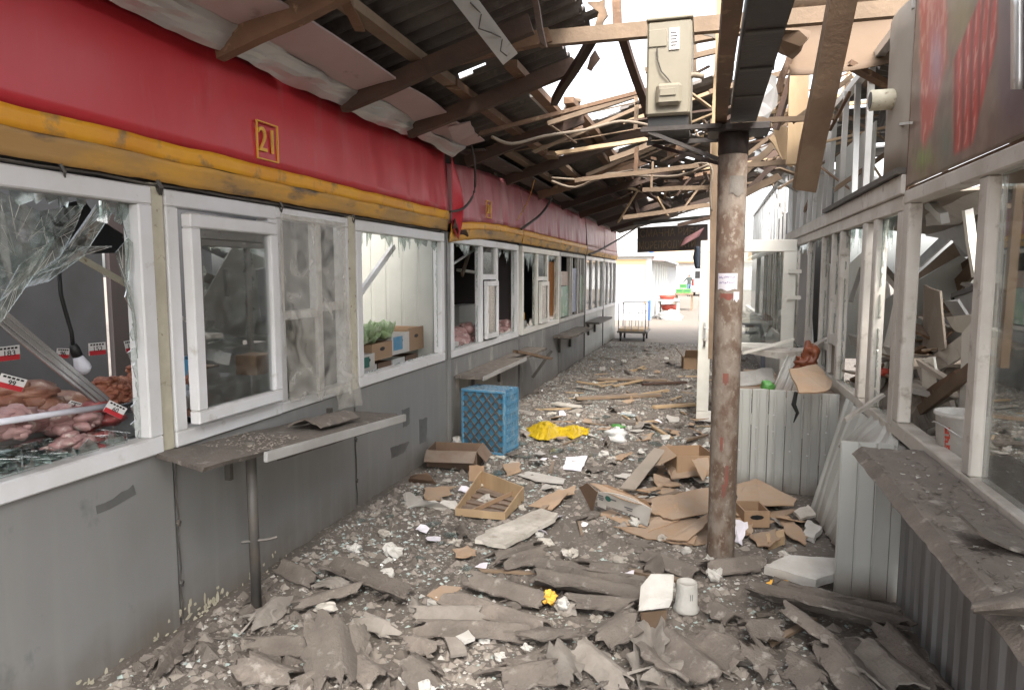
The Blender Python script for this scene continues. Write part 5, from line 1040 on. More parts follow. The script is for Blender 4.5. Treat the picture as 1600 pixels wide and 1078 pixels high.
for i, (y, x, z, r) in enumerate(((4.70, -2.50, 1.15, .09), (4.90, -2.56, 1.14, .095), (5.06, -2.5, 1.15, .075), (5.2, -2.6, 1.15, .07), (4.80, -2.7, 1.20, .09))):
    b = MB().lump((x, y, z), (r, r * 1.2, r * .8), i, .5, 4)
    for k in range(5):
        a = k * 1.25 + i; b.sheet(lambda u, v: (x + r * (.7 + .6 * v) * math.cos(a + .9 * (u - .5)), y + r * 1.2 * (.7 + .6 * v) * math.sin(a + .9 * (u - .5)), z - .02 + .09 * v * v + .015 * math.sin(u * 9 + i)), 5, 4, .002)
    one('cabbage', b, 'cabbage', 'green cabbage lying in the boxes of the vegetable window', 'cabbage', 'cabbages in the vegetable window', smooth=True)
pile((-2.56, 4.62, 1.2), .06, .08, .07, 12, .02, 'carrot', 'carrots', 'small heap of orange brown roots at the left of the cabbages', 'vegetables', .3, 2.)
one('pvc_bar', MB().beam(at(560, 462, X=-2.5), at(615, 385, X=-2.5), .05, .03, (1, 0, 0)), 'pvc', 'white bar leaning diagonally in the vegetable window', 'bar', bevel=.003)
# second kiosk goods
p = at(724, 508, X=-2.46); pile((-2.46, p.y, .86), .10, .36, .24, 26, .075, 'meat_pale', 'meat_cuts', 'heap of pinkish meat in the left pane of the second kiosk', 'meat', .4, 1.3)
p = at(792, 505, X=-2.44); pile((-2.44, p.y, .86), .10, .4, .2, 22, .07, 'meat_pale', 'meat_cuts', 'heap of pinkish meat in the right pane of the second kiosk', 'meat', .4, 1.3)
b = MB().bx(-2.42, -2.34, 5.98, 6.4, .845, .95); one('white_tray', b, 'foam', 'white box under the meat in the second kiosk', 'box', bevel=.006)
one('hanging_lath', MB().beam(at(738, 380, X=-2.5), at(722, 430, X=-2.5), .05, .02, (1, 0, 0)), 'weathered_wood', 'splintered lath hanging in the left pane of the second kiosk', 'lath')
one('hanging_lath', MB().beam(at(797, 392, X=-2.45), at(791, 410, X=-2.45), .05, .02, (1, 0, 0)), 'hardboard', 'short lath hanging in the right pane of the second kiosk', 'lath')
one('lamp_tray', MB().beam(at(717, 422, X=-2.6), at(745, 426, X=-2.6), .06, .03, (0, 0, 1)), 'pvc_warm', 'pale lamp housing dangling in the dark second kiosk', 'lamp', bevel=.004)
one('fallen_bar', MB().beam(at(708, 412, X=-2.4), at(745, 388, X=-2.4), .02, .02, (1, 0, 0)), 'zinc_sheet', 'thin metal bar across the left pane of the second kiosk', 'bar')
one('grey_cabinet', MB().bx(-2.9, -2.7, 7.4, 8.1, 1.0, 1.25), 'inside_light', 'grey cabinet in the right pane of the second kiosk', 'cabinet', bevel=.005)
one('yellow_package', MB().bx(-2.42, -2.36, 8.65, 9.05, 1.0, 1.1), 'number_yellow', 'yellow package in the third kiosk window', 'package', bevel=.006)
one('white_box', MB().bx(-2.45, -2.36, 8.6, 9.1, .85, .99), 'foam', 'white box under the yellow package in the third kiosk', 'box', bevel=.006)
one('splintered_plank', MB().beam(at(806, 549, X=-2.05), at(858, 560, X=-1.9), .07, .03, (0, 0, 1), .08), 'hardboard', 'splintered orange brown plank on the shelf of the second kiosk', 'plank')
one('slate_fragment', MB().sheet(lambda u, v: Vector((-2.12 + .2 * v, 3.15 + .42 * u, .80 - .03 * u + .04 * math.sin(v * 3) + .01 * fbm(u * 4, v * 3))), 10, 8, .01), 'slate', 'slate piece resting on the far end of the long left shelf', 'slate piece')

# ================================================================== RUBBLE ON THE GROUND
def ghz(p): return gh(p.x, p.y)
def slate_piece(p0, p1, width, z0, z1, seed, waves=1., m='slate', phase=0., label=None, cat='slate piece', group=None, amp=.026, px=True, rag=.05):
    amp *= .95
    a = at(*p0, Z=z0) if px else Vector((*p0, z0)); c = at(*p1, Z=z1) if px else Vector((*p1, z1)); rd_ = random.Random(seed)
    d = c - a; L = d.length; n = d.normalized(); s = n.cross(Vector((0, 0, 1))).normalized(); up = s.cross(n); rl = rd_.uniform(-.11, .11); s, up = s * math.cos(rl) + up * math.sin(rl), up * math.cos(rl) - s * math.sin(rl)
    c1, c2 = rd_.uniform(-1, 1), rd_.uniform(-1, 1); o = seed * 7.7
    def fn(u, v):
        w_ = width * (1 - .25 * abs(fbm(u * 2.5, o)) - .35 * (max(0, u - .75) * c1 + max(0, .25 - u) * c2) * 2) if u else width * .9
        e = 0.
        if u < .04: e = 1.6 * rag * fbm(v * 5, o) + .9 * width * c2 * .5 * (v - .5)
        if u > .96: e = 1.6 * rag * fbm(v * 5, o + 5) + .9 * width * c1 * .5 * (v - .5)
        x = (v - .5) * width; jag_ = (.016 * fbm(u * 14, o + 2) + .03 * fbm(u * 3.5, o + 4)) * (1 if abs(v - .5) > .45 else 0) * math.copysign(1, v - .5)
        z = amp * math.cos(2 * math.pi * (waves * (v - .5)) + phase)
        return a + n * (L * u + e) + s * (x * (w_ / width) + jag_) + up * (z + amp * .8 + .004 * fbm(u * 6, v * 3, o)) + Vector((0, 0, abs(math.sin(rl)) * width * .35))
    nu = max(10, int(L / .03)); nv = max(10, int(12 * waves))
    return one('slate_fragment', MB().sheet(fn, nu, nv, .009), m, label, cat, group)
BIG = [
 ((393, 1012), (490, 1010), .13, .02, .03, 1, 'short half pipe of slate, left of the triangular shard'), ((522, 982), (532, 1068), .24, .12, .02, 1.1, 'triangular slate shard bent over at the lower left of the rubble'),
 ((552, 985), (556, 1024), .12, .10, .04, .6, 'upright slate flake right of the triangular shard'), ((392, 1040), (450, 1068), .17, .05, .02, .8, 'pointed slate piece below the short half pipe, at the bottom edge'),
 ((440, 886), (490, 908), .14, .03, .03, 1, 'curved slate piece nearest the shelf leg'), ((513, 890), (636, 938), .17, .02, .02, 1, 'long slate trough lying right of the shelf leg'),
 ((466, 952), (562, 924), .08, .03, .04, .5, 'narrow slate strip pointing at the shelf leg'), ((566, 972), (614, 990), .11, .03, .02, .8, 'pale slate scrap right of the upright flake'),
 ((707, 936), (849, 983), .13, .05, .03, .9, 'dark long slate strip at the centre front, lowest of a parallel pair'), ((738, 905), (856, 942), .15, .05, .04, 1, 'dark slate strip at the centre front, upper of a parallel pair'),
 ((835, 900), (1012, 934), .26, .06, .04, 2, 'broad slate sheet with two waves, centre front'), ((892, 942), (992, 950), .1, .05, .05, .8, 'narrow slate piece in front of the broad two wave sheet'),
 ((648, 962), (752, 962), .12, .04, .03, .9, 'light slate strip left of the centre front'), ((660, 984), (824, 990), .13, .03, .03, 1, 'long slate strip ending at the grey boards'),
 ((932, 1006), (988, 968), .22, .02, .09, 1.0, 'arched slate piece left of the white foam block'), ((1016, 980), (1012, 1072), .14, .05, .02, .9, 'tongue shaped slate piece below the foam block'),
 ((907, 1014), (978, 1074), .16, .04, .02, .9, 'slate piece with a broken corner at the bottom centre'), ((870, 1020), (893, 1072), .11, .03, .02, .6, 'flat slate piece at the bottom centre, left of the broken corner'),
 ((1048, 1005), (1118, 1062), .44, .04, .04, 2.2, 'large corrugated slate sheet with two full waves at the bottom right'), ((640, 1008), (682, 1022), .1, .03, .02, .8, 'small slate piece left of the white tile'),
 ((640, 1040), (674, 1064), .17, .05, .02, 1, 'curled slate lump at the bottom edge, left of centre'), ((1190, 928), (1412, 984), .24, .07, .05, 2, 'longest slate sheet lying against the foot of the right kiosk'),
 ((1224, 954), (1298, 1008), .10, .08, .03, .6, 'leaf shaped slate strip below the longest sheet'), ((1384, 988), (1476, 1090), .12, .10, .04, .8, 'slate strip leaning against the dark ribbed wall at lower right'),
 ((1300, 1016), (1366, 1100), .2, .09, .02, 1, 'folded slate sheet at the bottom right corner'), ((1322, 1010), (1392, 1080), .26, .02, .05, 1.3, 'pale slate sheet under the folded one at the bottom right'),
 ((1160, 985), (1216, 985), .15, .06, .05, 1, 'arched slate piece right of the large corrugated sheet'), ((1172, 1022), (1206, 1062), .11, .06, .03, .3, 'flat brownish slate tile at the bottom right'),
 ((1005, 868), (1090, 900), .14, .03, .02, 1, 'slate trough left of the column foot'), ((1010, 900), (1040, 870), .13, .02, .03, .8, 'dark slate piece behind the foam block'),
 ((790, 884), (850, 865), .12, .03, .04, 1, 'upper slate piece of a pair below the white plank'), ((765, 878), (838, 858), .10, .02, .03, .9, 'lower slate piece of a pair below the white plank'),
 ((812, 1004), (896, 1000), .09, .02, .02, .3, 'rectangular slate strip with a pale grey edge'), ((1100, 890), (1185, 880), .16, .03, .03, 1, 'flat brown slate piece in front of the column foot'),
 ((1010, 1040), (1050, 1075), .14, .03, .02, .8, 'slate sliver at the bottom edge under the tongue shaped piece'), ((1240, 1040), (1290, 1076), .2, .03, .02, 1, 'grey slate piece at the bottom right, between the tile and the folded sheet'),
 ((1110, 950), (1150, 975), .12, .03, .02, .8, 'slate scrap right of the white cup'), ((560, 1040), (600, 1070), .12, .02, .02, .7, 'slate scrap at the bottom, right of the triangular shard')]
for i, (p0, p1, wd, z0, z1, wv, lab) in enumerate(BIG):
    slate_piece(p0, p1, wd, z0, z1, i + 1, wv, 'slate_pale' if i in (7, 12, 15, 16, 17, 25) else 'slate', (math.pi if i in (15, 25, 5) else 0), lab)
# generic fragments: twelve shapes, many copies
rd = random.Random(21); protos = []
for i in range(12):
    o = slate_piece((0, 0), (rd.uniform(.09, .22), 0), rd.uniform(.06, .15), 0, 0, 100 + i, rd.choice((.2, .3, .45, .8)), 'slate_pale' if i % 5 == 0 else 'slate', 0, ('pale ' if i % 5 == 0 else '') + ('small flat grey slate piece lying' if i % 2 else 'small curved grey slate piece lying'), 'slate piece', 'small slate pieces in the alley', px=False, rag=.08)
    protos.append(o)
def where(c, what):
    x, y = c.location.x, c.location.y
    side = 'left' if x < -1.2 else 'centre left' if x < -.55 else 'centre right' if x < .05 else 'right'
    w_ = ('in the near %s foreground rubble' if y < 2.4 else 'in the %s of the foreground rubble') % side if y < 3.1 else 'on the very far stretch of the alley' if y > 11 else 'on the far stretch of the alley' if y > 7.2 else 'along the left wall' if x < -1.35 else 'near the column' if x > -.55 else 'in the middle of the alley'
    base = c['label'].split(' | ')[0]
    base = base.split(' in the near ')[0].split(' in the left of')[0].split(' in the centre')[0].split(' in the right of')[0]
    for e in (' on the very far stretch of the alley', ' on the far stretch of the alley', ' along the left wall', ' near the column', ' in the middle of the alley'): base = base.replace(e, '')
    c['label'] = base + ' ' + w_; c['group'] = base.replace(' lying', '') + ' pieces ' + w_
def inalley(x, y): return -2.18 < x < (.8 if y < 3.4 else .55 if y < 5.2 else .15 if y < 7.5 else .85)
k = 0; tries = 0
while k < 210 and tries < 5000:
    tries += 1; y = rd.choice([rd.uniform(1.75, 3.6), rd.uniform(1.75, 3.2), rd.uniform(2.5, 9), rd.uniform(3, 16)]); x = rd.uniform(-2.15, .85)
    if not inalley(x, y) or (y < 2.6 and x < -1.7 and rd.random() < .6) or abs(x - .118) + abs(y - 4.04) < .15: continue
    if 3.0 < y < 5.5 and x < -1.2 and rd.random() < .8: continue
    o = protos[k % 12]
    if k < 12: c = o
    else: c = clone(o)
    c.location = (x, y, gh(x, y) + .002); c.rotation_euler = (rd.uniform(-.12, .12), rd.uniform(-.15, .15), rd.uniform(0, 6.28)); c.scale = (rd.uniform(.28, .85) if rd.random() < .85 else rd.uniform(.85, 1.2),) * 3; where(c, 'slate pieces'); k += 1
def scatter(proto, n, region, sc=(.6, 1.4), tilt=.2, seed=1, dz=0.):
    rd_ = random.Random(seed); k = 0
    while k < n:
        x0, x1, y0, y1 = region[k % len(region)] if isinstance(region, list) else region
        x, y = rd_.uniform(x0, x1), rd_.uniform(y0, y1)
        if not inalley(x, y): continue
        p = proto[k % len(proto)]; c = p if k < len(proto) else clone(p)
        c.location = (x, y, gh(x, y) + dz); c.rotation_euler = (rd_.uniform(-tilt, tilt), rd_.uniform(-tilt, tilt), rd_.uniform(0, 6.28)); c.scale = (rd_.uniform(*sc),) * 3; where(c, c['group'].split(' in the ')[0].split(' on the ')[0].split(' along ')[0].split(' near the ')[0]); k += 1
def flat(n, r, th, m, name, label, cat, group, rag=.015, curl=.0):
    out = []
    for i in range(n):
        k = rd.choice((4, 4, 5, 6)); pts = [(r * rd.uniform(.7, 1.2) * math.cos(2 * math.pi * j / k + rd.uniform(-.2, .2)), r * rd.uniform(.45, .8) * math.sin(2 * math.pi * j / k), rd.uniform(0, curl)) for j in range(k)]
        out.append(one(name, MB().poly(pts, th, rag, 4), m, label, cat, group, origin=(0, 0, 0)))
    return out
scatter(flat(6, .11, .006, 'cardboard', 'cardboard_scrap', 'torn flat scrap of cardboard lying', 'cardboard', 'cardboard scraps in the alley', curl=.05) + flat(3, .09, .005, 'carton_print', 'cardboard_scrap', 'torn pale scrap of carton lying', 'cardboard', 'pale carton scraps in the alley', curl=.05), 84, [(-.6, .7, 4.2, 6.5), (-1.6, .6, 4.5, 8), (-1.8, .6, 3.4, 12)], seed=3, dz=.01)
fo = [one('foam_chunk', MB().lump((0, 0, .02), (.035, .028, .022), i * 3 + 1, .9, 3), 'foam', 'white lump of foam lying', 'foam', 'white foam lumps in the alley', origin=(0, 0, 0)) for i in range(5)]
scatter(fo, 75, [(-1.9, .6, 3.2, 8), (-2., .8, 2, 4), (-1.8, .6, 6, 14)], (.35, 1.5), .5, 5)
pw = [one('wood_splinter', MB().beam((-.14, 0, .01), (.14, .01, .014), .025, .014, (0, 0, 1), .05), 'weathered_wood' if i % 2 else 'fresh_wood', 'thin splintered lath lying', 'splinter', 'wood splinters in the alley', origin=(0, 0, 0)) for i in range(4)]
scatter(pw, 46, [(-1.8, .2, 7, 12), (-1.8, .6, 3, 9)], (.5, 1.6), .08, 6, .005)
pp_ = flat(4, .06, .002, 'paper', 'paper_scrap', 'crumpled white paper scrap lying', 'paper', 'paper scraps in the alley', .01, .03)
scatter(pp_, 26, [(-1.9, .6, 3.4, 9)], (.4, 1.2), .3, 8, .01)
gp = flat(4, .07, .004, 'shard_glass', 'glass_shard', 'broken flat piece of glass lying', 'glass', 'glass shards on the ground', .004, .0)
scatter(gp, 60, [(-2.1, -1., 3.2, 7), (-1.8, .2, 5.5, 8)], (.4, 1.5), .1, 9, .015)
pq = [one('plaster_chunk', MB().lump((0, 0, .02), (.05, .035, .02), i * 5 + 2, .9, 3), 'plaster', 'dirty white plaster chunk lying', 'plaster', 'plaster chunks in the alley', origin=(0, 0, 0)) for i in range(4)]
scatter(pq, 70, [(-1.9, .7, 2, 6), (-1.8, .5, 5, 12)], (.4, 1.3), .4, 10)
# countless crumbs: one object each
def crumbs(name, n, m, smin, smax, seed, dens):
    r = np.random.default_rng(seed); V = []; Fc = []; k = 0
    base = np.array([(-1, -.7, 0), (1, -.6, 0), (.8, .8, 0), (-.7, .9, 0), (-.3, .1, 1)]); fcs = ((0, 1, 4), (1, 2, 4), (2, 3, 4), (3, 0, 4))
    while k < n:
        y = 1.6 + (r.random() ** 1.7) * 15; x = r.uniform(-2.22, .9)
        if not inalley(x, y) and not (y > 8): continue
        if r.random() > dens(x, y): continue
        s = smin + (smax - smin) * r.random() ** 3; a = r.uniform(0, 6.28); ca, sa = math.cos(a), math.sin(a); z = gh(x, y)
        q = base * (s * r.uniform(.6, 1.2), s * r.uniform(.5, 1.2), s * r.uniform(.3, .9)); o = len(V)
        V += [(x + ca * p[0] - sa * p[1], y + sa * p[0] + ca * p[1], z - .001 + p[2]) for p in q]; Fc += [tuple(o + i for i in f) for f in fcs]; k += 1
    me = bpy.data.meshes.new(name); me.from_pydata(V, [], Fc); me.materials.append(MATS[m]); o = bpy.data.objects.new(name, me); COL.objects.link(o); o['kind'] = 'stuff'; ROOT[o] = Vector()
nz_ = lambda x, y, s: .5 + .5 * fbm(x * 1.6, y * 1.1, s)
crumbs('rubble_crumbs', 22000, 'rubble', .004, .034, 1, lambda x, y: nz_(x, y, 1))
crumbs('slate_crumbs', 7000, 'slate', .006, .05, 11, lambda x, y: nz_(x, y, 14) * (1 if y < 4 else .5))
crumbs('glass_crumbs', 20000, 'glass_crumb', .003, .017, 2, lambda x, y: nz_(x, y, 5) * (1 if x < -1.0 and y > 3 else .45))
crumbs('white_crumbs', 8500, 'crumb_white', .003, .020, 3, lambda x, y: nz_(x, y, 9) ** 2)
def counter_crumbs(name, n, m, x0, x1, y0, y1, z, s0, s1, seed):
    r = np.random.default_rng(seed); b = MB()
    for _ in range(n):
        x, y = r.uniform(x0, x1), r.uniform(y0, y1); s = r.uniform(s0, s1); b.poly([(x + s * math.cos(a + r.uniform(-.4, .4)), y + s * math.sin(a), z + r.uniform(0, s * .8)) for a in (0, 2.1, 4.2)], .002)
    tag(obj(name, b, m, origin=(0, 0, 0)), kind='stuff')
counter_crumbs('glass_heap', 900, 'glass_crumb', XL - .26, XL - .07, .8, 2.30, .905, .012, .055, 4)
counter_crumbs('glass_heap', 300, 'shard_glass', XL - .26, XL - .07, .8, 2.28, .925, .02, .07, 14)
counter_crumbs('glass_heap', 200, 'glass_crumb', XL - .17, XL - .06, .8, 2.32, .86, .006, .02, 5)
counter_crumbs('glass_heap', 160, 'glass_crumb', XL - .13, XL - .05, 5.95, 8.2, .86, .008, .03, 6)
counter_crumbs('glass_heap', 120, 'glass_crumb', XL - .2, XL - .06, 4.25, 5.65, .80, .008, .03, 16)
counter_crumbs('shelf_crumbs', 200, 'slate', XR - .30, XR - .05, 1.6, 3.25, .855, .003, .012, 7)
counter_crumbs('shelf_crumbs', 26, 'crumb_white', XR - .30, XR - .05, 1.6, 3.25, .857, .004, .01, 8)
counter_crumbs('shelf_crumbs', 200, 'rubble', XL + .03, XL + .38, 2.5, 2.9, .822, .002, .008, 9)

# ---- particular things on the ground
def slab(name, pts, th, m, label, cat, rag=.006, **k):
    return one(name, MB().poly([at(px, py, Z=z) for px, py, z in pts], th, rag, 5), m, label, cat, **k)
# blue crate on its side
bc = thing('blue_crate', 'blue plastic crate standing on its end against the left wall', 'crate', (-1.88, 5.95, 0))
x0, x1, y0, y1, H_ = -2.10, -1.66, 5.80, 6.10, .58
Ry = Matrix.Translation((-1.88, 5.95, 0)) @ Matrix.Rotation(R(-9), 4, 'Z') @ Matrix.Translation((1.88, -5.95, 0))
obj('bottom', MB().bx(x0 + .012, x1 - .012, y0 + .012, y0 + .02, .012, H_ - .012, Ry), 'blue_plastic_dark', bc)
for nm, a in (('rim', (x0, x1, y0, y0 + .03, .0, .025)), ('rim', (x0, x1, y0, y0 + .03, H_ - .025, H_)), ('rim', (x0, x0 + .025, y0, y0 + .03, .026, H_ - .026)), ('rim', (x1 - .025, x1, y0, y0 + .03, .026, H_ - .026))):
    obj(nm, MB().bx(*a, Ry), 'blue_plastic', bc, bevel=.004)
lt = MB()
def seg(ax, az, bx_, bz): lt.beam(Ry @ Vector((ax, y0 + .006, az)), Ry @ Vector((bx_, y0 + .006, bz)), .013, .013, (0, 1, 0))
W_ = x1 - x0 - .05; Hh = H_ - .05; st = .098
for s_ in (1, -1):
    for i in range(-6, 12):
        # clip the diagonal to the face
        c = i * st; pts = []
        for t in np.linspace(0, W_, 60):
            z = c + t * 1.15 if s_ == 1 else c + (W_ - t) * 1.15
            if 0 <= z <= Hh: pts.append((t, z))
        if len(pts) > 3: seg(x0 + .025 + pts[0][0], .025 + pts[0][1], x0 + .025 + pts[-1][0], .025 + pts[-1][1])
obj('lattice', lt, 'dark_metal', bc)
for (a, b_) in (((x1 - .012, x1), 'r'), ((x0, x0 + .012), 'l')):
    s = MB()
    for i in range(7): z = .03 + i * .083; s.bx(a[0], a[1], y0 + .032, y1, z, z + .03, Ry)
    for i in range(8): y = y0 + .034 + i * .036; s.bx(a[0] + .002, a[1] - .002, y, y + .014, .002, H_ - .002, Ry)
    obj('side_grid', s, 'blue_plastic', bc)
s = MB()
for i in range(9): x = x0 + .03 + i * .043; s.bx(x, x + .025, y0 + .032, y1, H_ - .012, H_ - .002, Ry)
for i in range(4): y = y0 + .034 + i * .085; s.bx(x0 + .013, x1 - .013, y, y + .02, H_ - .011, H_ - .003, Ry)
obj('side_grid', s, 'blue_plastic', bc); obj('side_plate', MB().bx(x0 + .013, x1 - .013, y0 + .032, y1, .001, .01, Ry), 'blue_plastic', bc)
# yellow bag
def bag(u, v):
    hw = (5 + 9 * math.sin(3.1416 * min(1, u * 1.5 + .08)) ** 2 + 4.5 * math.sin(3.1416 * max(0, u * 2 - 1)) ** 2) * (1 + .35 * fbm(u * 6, 3)); k = 2 * v - 1
    p = at(825 + 95 * u + 3 * fbm(v * 4, u * 3, 2), 675 + 1.5 * fbm(u * 4, 8) + hw * -k, Z=.02); e = (1 - k * k) * (.012 + .075 * math.exp(-((u - .28) / .2) ** 2) + .03 * math.exp(-((u - .72) / .16) ** 2))
    rdg = .020 * (1 - abs(fbm(u * 9 + v * 3, v * 4, 5)) * 2.5) * (1 - abs(k)) + .012 * fbm(u * 24, v * 12, 9)
    return p + Vector((0, 0, max(0, e + rdg)))
one('yellow_bag', MB().sheet(bag, 60, 26, .003), 'yellow_bag', 'crumpled yellow plastic bag lying in the middle of the alley', 'plastic bag', smooth=True)
gb = thing('clear_bag', 'whitish translucent bag with a green top on the ground beyond the yellow bag', 'plastic bag', at(962, 690, Z=0))
pc = at(960, 688, Z=.0); obj('sack', MB().lump(pc + Vector((0, 0, .05)), (.12, .10, .07), 4, .8, 5), 'white_bag', gb, smooth=True); obj('knot', MB().lump(pc + Vector((.02, .08, .12)), (.07, .04, .02), 8, .7, 3), 'green_plastic', gb, smooth=True)
# white foam next to crate
cf_ = thing('foam_block', 'white lumpy foam piece standing at the foot of the blue crate', 'foam', at(717, 703, Z=0)); pc = at(717, 702, Z=.0)
obj('lump', MB().lump(pc + Vector((0, 0, .05)), (.06, .05, .05), 3, .8, 4).lump(pc + Vector((.05, 0, .03)), (.04, .04, .035), 5, .8, 4).lump(pc + Vector((-.01, 0, .09)), (.045, .04, .03), 7, .8, 4), 'foam', cf_, smooth=True)
# open carton by the left wall
carton('carton', 'open dark brown carton by the left wall near the blue crate', 'carton', (*at(712, 728, Z=0).xy, .01), .42, .30, .16, R(8), 'cardboard_dark', flaps=(('X', -.9, .12), ('y', -.5, .14)))
slab('cardboard_flap', [(732, 752, .0), (757, 752, .0), (757, 727, .12), (733, 727, .12)], .005, 'cardboard', 'small upright square cardboard flap right of the dark open carton', 'cardboard')
slab('cardboard', [(640, 744, .10), (667, 738, .12), (684, 756, .02), (640, 757, .0)], .005, 'cardboard_dark', 'dark folded cardboard lying at the left wall', 'cardboard', .01)
slab('cardboard', [(629, 772, .05), (640, 768, .08), (668, 783, .09), (712, 782, .06), (718, 796, .01), (690, 797, .01), (655, 793, .0), (636, 800, .0)], .005, 'carton_print', 'flattened pale carton left of the fruit crate', 'cardboard', .012)
slab('cardboard', [(662, 762, .04), (702, 760, .05), (706, 772, .03), (690, 776, .03), (690, 782, .03), (664, 780, .03)], .005, 'cardboard', 'small tan cardboard scrap on the pale flattened carton', 'cardboard', .012)
# fruit crate
A, B2, C2, D2 = at(712, 805, Z=.02), at(788, 812, Z=.02), at(818, 782, Z=.02), at(752, 760, Z=.02)
fc_ = thing('fruit_crate', 'shallow tan fruit crate with a brown slatted inside on the ground', 'crate', (A + B2 + C2 + D2) / 4)
obj('bottom', MB().poly([A, B2, C2, D2], .006), 'cardboard_dark', fc_)
for p, q, h0, h1 in ((A, B2, .05, .05), (B2, C2, .05, .10), (C2, D2, .10, .12), (D2, A, .12, .05)):
    obj('wall', MB().poly([p, q, q + Vector((0, 0, h1)), p + Vector((0, 0, h0))], .008, .004), 'fresh_wood', fc_)
for t in (.2, .4, .6, .8): obj('slat', MB().beam(A.lerp(D2, t) + Vector((0, 0, .012)), B2.lerp(C2, t) + Vector((0, 0, .012)), .05, .008), 'cardboard_dark', fc_)
obj('divider', MB().beam(A.lerp(B2, .3) + Vector((0, 0, .03)), D2.lerp(C2, .75) + Vector((0, 0, .03)), .008, .03), 'cardboard', fc_)
# white plank
slab('plaster_board', [(742, 846, .03), (764, 829, .03), (846, 797, .05), (872, 804, .05), (868, 812, .05), (790, 854, .03)], .025, 'plaster', 'whitish weathered board lying in the middle of the rubble', 'board', .012)
slab('cardboard', [(826, 790, .04), (874, 764, .06), (888, 770, .08), (862, 797, .02), (846, 793, .03)], .005, 'cardboard', 'bent cardboard right of the fruit crate', 'cardboard', .012)
slab('paper_sheet', [(808, 742, .02), (826, 736, .02), (884, 748, .02), (880, 756, .02), (838, 752, .02)], .004, 'carton_print', 'long white paper strip on the ground beyond the fruit crate', 'paper', .008)
slab('cardboard', [(786, 725, .03), (812, 722, .07), (814, 736, .04), (792, 744, .01)], .005, 'cardboard', 'tan square cardboard beyond the fruit crate', 'cardboard', .008)
slab('paper_sheet', [(884, 714, .05), (918, 712, .06), (908, 736, .01), (880, 733, .02)], .003, 'paper', 'white printed paper crumpled on the ground before the yellow bag', 'paper', .01)
slab('foam_piece', [(1072, 712, .03), (1103, 706, .05), (1104, 714, .05), (1090, 716, .04)], .02, 'foam', 'thin white piece near the top of the cardboard heap', 'foam', .004)
# the cardboard heap around the column
slab('grey_board', [(968, 763, .12), (992, 766, .10), (1040, 704, .20), (1022, 700, .22)], .012, 'grey_panel', 'grey board leaning on the cardboard heap', 'board', .002)
slab('grey_board', [(1035, 706, .05), (1084, 695, .12), (1086, 702, .12), (1066, 716, .04)], .008, 'grey_panel', 'flat greyish board behind the cardboard heap', 'board', .006)
carton('carton', 'tan open carton at the top of the cardboard heap, left of the column', 'carton', (*at(1075, 745, Z=.0).xy, .05), .30, .34, .17, R(20), 'cardboard', flaps=(('x', -.5, .16),))
pb = thing('printed_carton', 'torn white printed carton with a round green mark at the left of the cardboard heap', 'carton', at(960, 790, Z=0))
obj('end', MB().poly([at(905, 760, Z=.14), at(918, 754, Z=.20), at(934, 768, Z=.17), at(926, 800, Z=.0)], .006, .005), 'cardboard_dark', pb)
P0, P1, P2, P3 = at(934, 768, Z=.165), at(1018, 795, Z=.13), at(1012, 822, Z=.0), at(934, 790, Z=.055)
sd_ = obj('side', MB().sheet(lambda u, v: P3.lerp(P2, u).lerp(P0.lerp(P1, u), v) + Vector((0, 0, .03 * math.sin(u * 3.1) * v)), 12, 4, .006, lambda u, v: v > .55 * math.sin(u * 3.1) * .5), 'carton_print', pb)
n_ = (P1 - P0).cross(P3 - P0).normalized(); n_ = n_ if n_.y < 0 else -n_
cc = P3.lerp(P2, .22).lerp(P0.lerp(P1, .22), .72) + n_ * .012 + Vector((0, 0, .012)); ux = (P1 - P0).normalized(); uy = n_.cross(ux)
obj('round_mark', MB().add([cc + ux * .022 * math.cos(a) + uy * .022 * math.sin(a) for a in np.linspace(0, 6.0, 16)], [tuple(range(16))]), 'print_green', sd_)
pm = MB()
for i, (u, v, a, b_) in enumerate(((.08, .85, .02, .006), (.08, .72, .024, .005), (.09, .6, .016, .006), (.33, .75, .02, .006), (.62, .6, .03, .005), (.64, .5, .02, .004))):
    q = P3.lerp(P2, u).lerp(P0.lerp(P1, u), v) + n_ * .014 + Vector((0, 0, .02 * math.sin(u * 3.1) * v)); pm.poly([q - ux * a - uy * b_, q + ux * a - uy * b_, q + ux * a + uy * b_, q - ux * a + uy * b_], .001)
tag(obj('print', pm, 'print_grey', sd_), kind='stuff')
obj('inner_side', MB().poly([at(922, 755, Z=.18), at(950, 758, Z=.2), at(1010, 782, Z=.17), at(1018, 793, Z=.13), at(990, 786, Z=.15), at(940, 768, Z=.17)], .006, .004), 'cardboard', pb)
obj('bottom', MB().poly([at(927, 802, Z=.005), at(955, 796, Z=.01), at(990, 812, Z=.01), at(1012, 824, Z=.005), at(975, 820, Z=.005), at(945, 806, Z=.005)], .005, .01), 'cardboard', pb)
slab('cardboard', [(1018, 780, .10), (1062, 770, .14), (1108, 762, .16), (1110, 800, .08), (1050, 812, .06), (1016, 800, .07)], .006, 'cardboard', 'tan crumpled cardboard left of the column, middle of the heap', 'cardboard', .012)
slab('cardboard', [(1016, 800, .03), (1060, 785, .12), (1062, 812, .05), (1012, 832, .02)], .006, 'cardboard', 'arched cardboard sheet over the printed carton', 'cardboard', .01)
slab('cardboard', [(958, 822, .012), (1008, 826, .02), (1066, 806, .05), (1112, 815, .04), (1114, 850, .012), (1080, 852, .012), (1010, 842, .012)], .006, 'cardboard', 'large flattened cardboard sheet at the foot of the heap', 'cardboard', .012)
slab('cardboard', [(1040, 842, .03), (1108, 802, .10), (1112, 812, .10), (1075, 845, .03)], .006, 'cardboard', 'folded cardboard edge lying on the large flattened sheet', 'cardboard', .008)
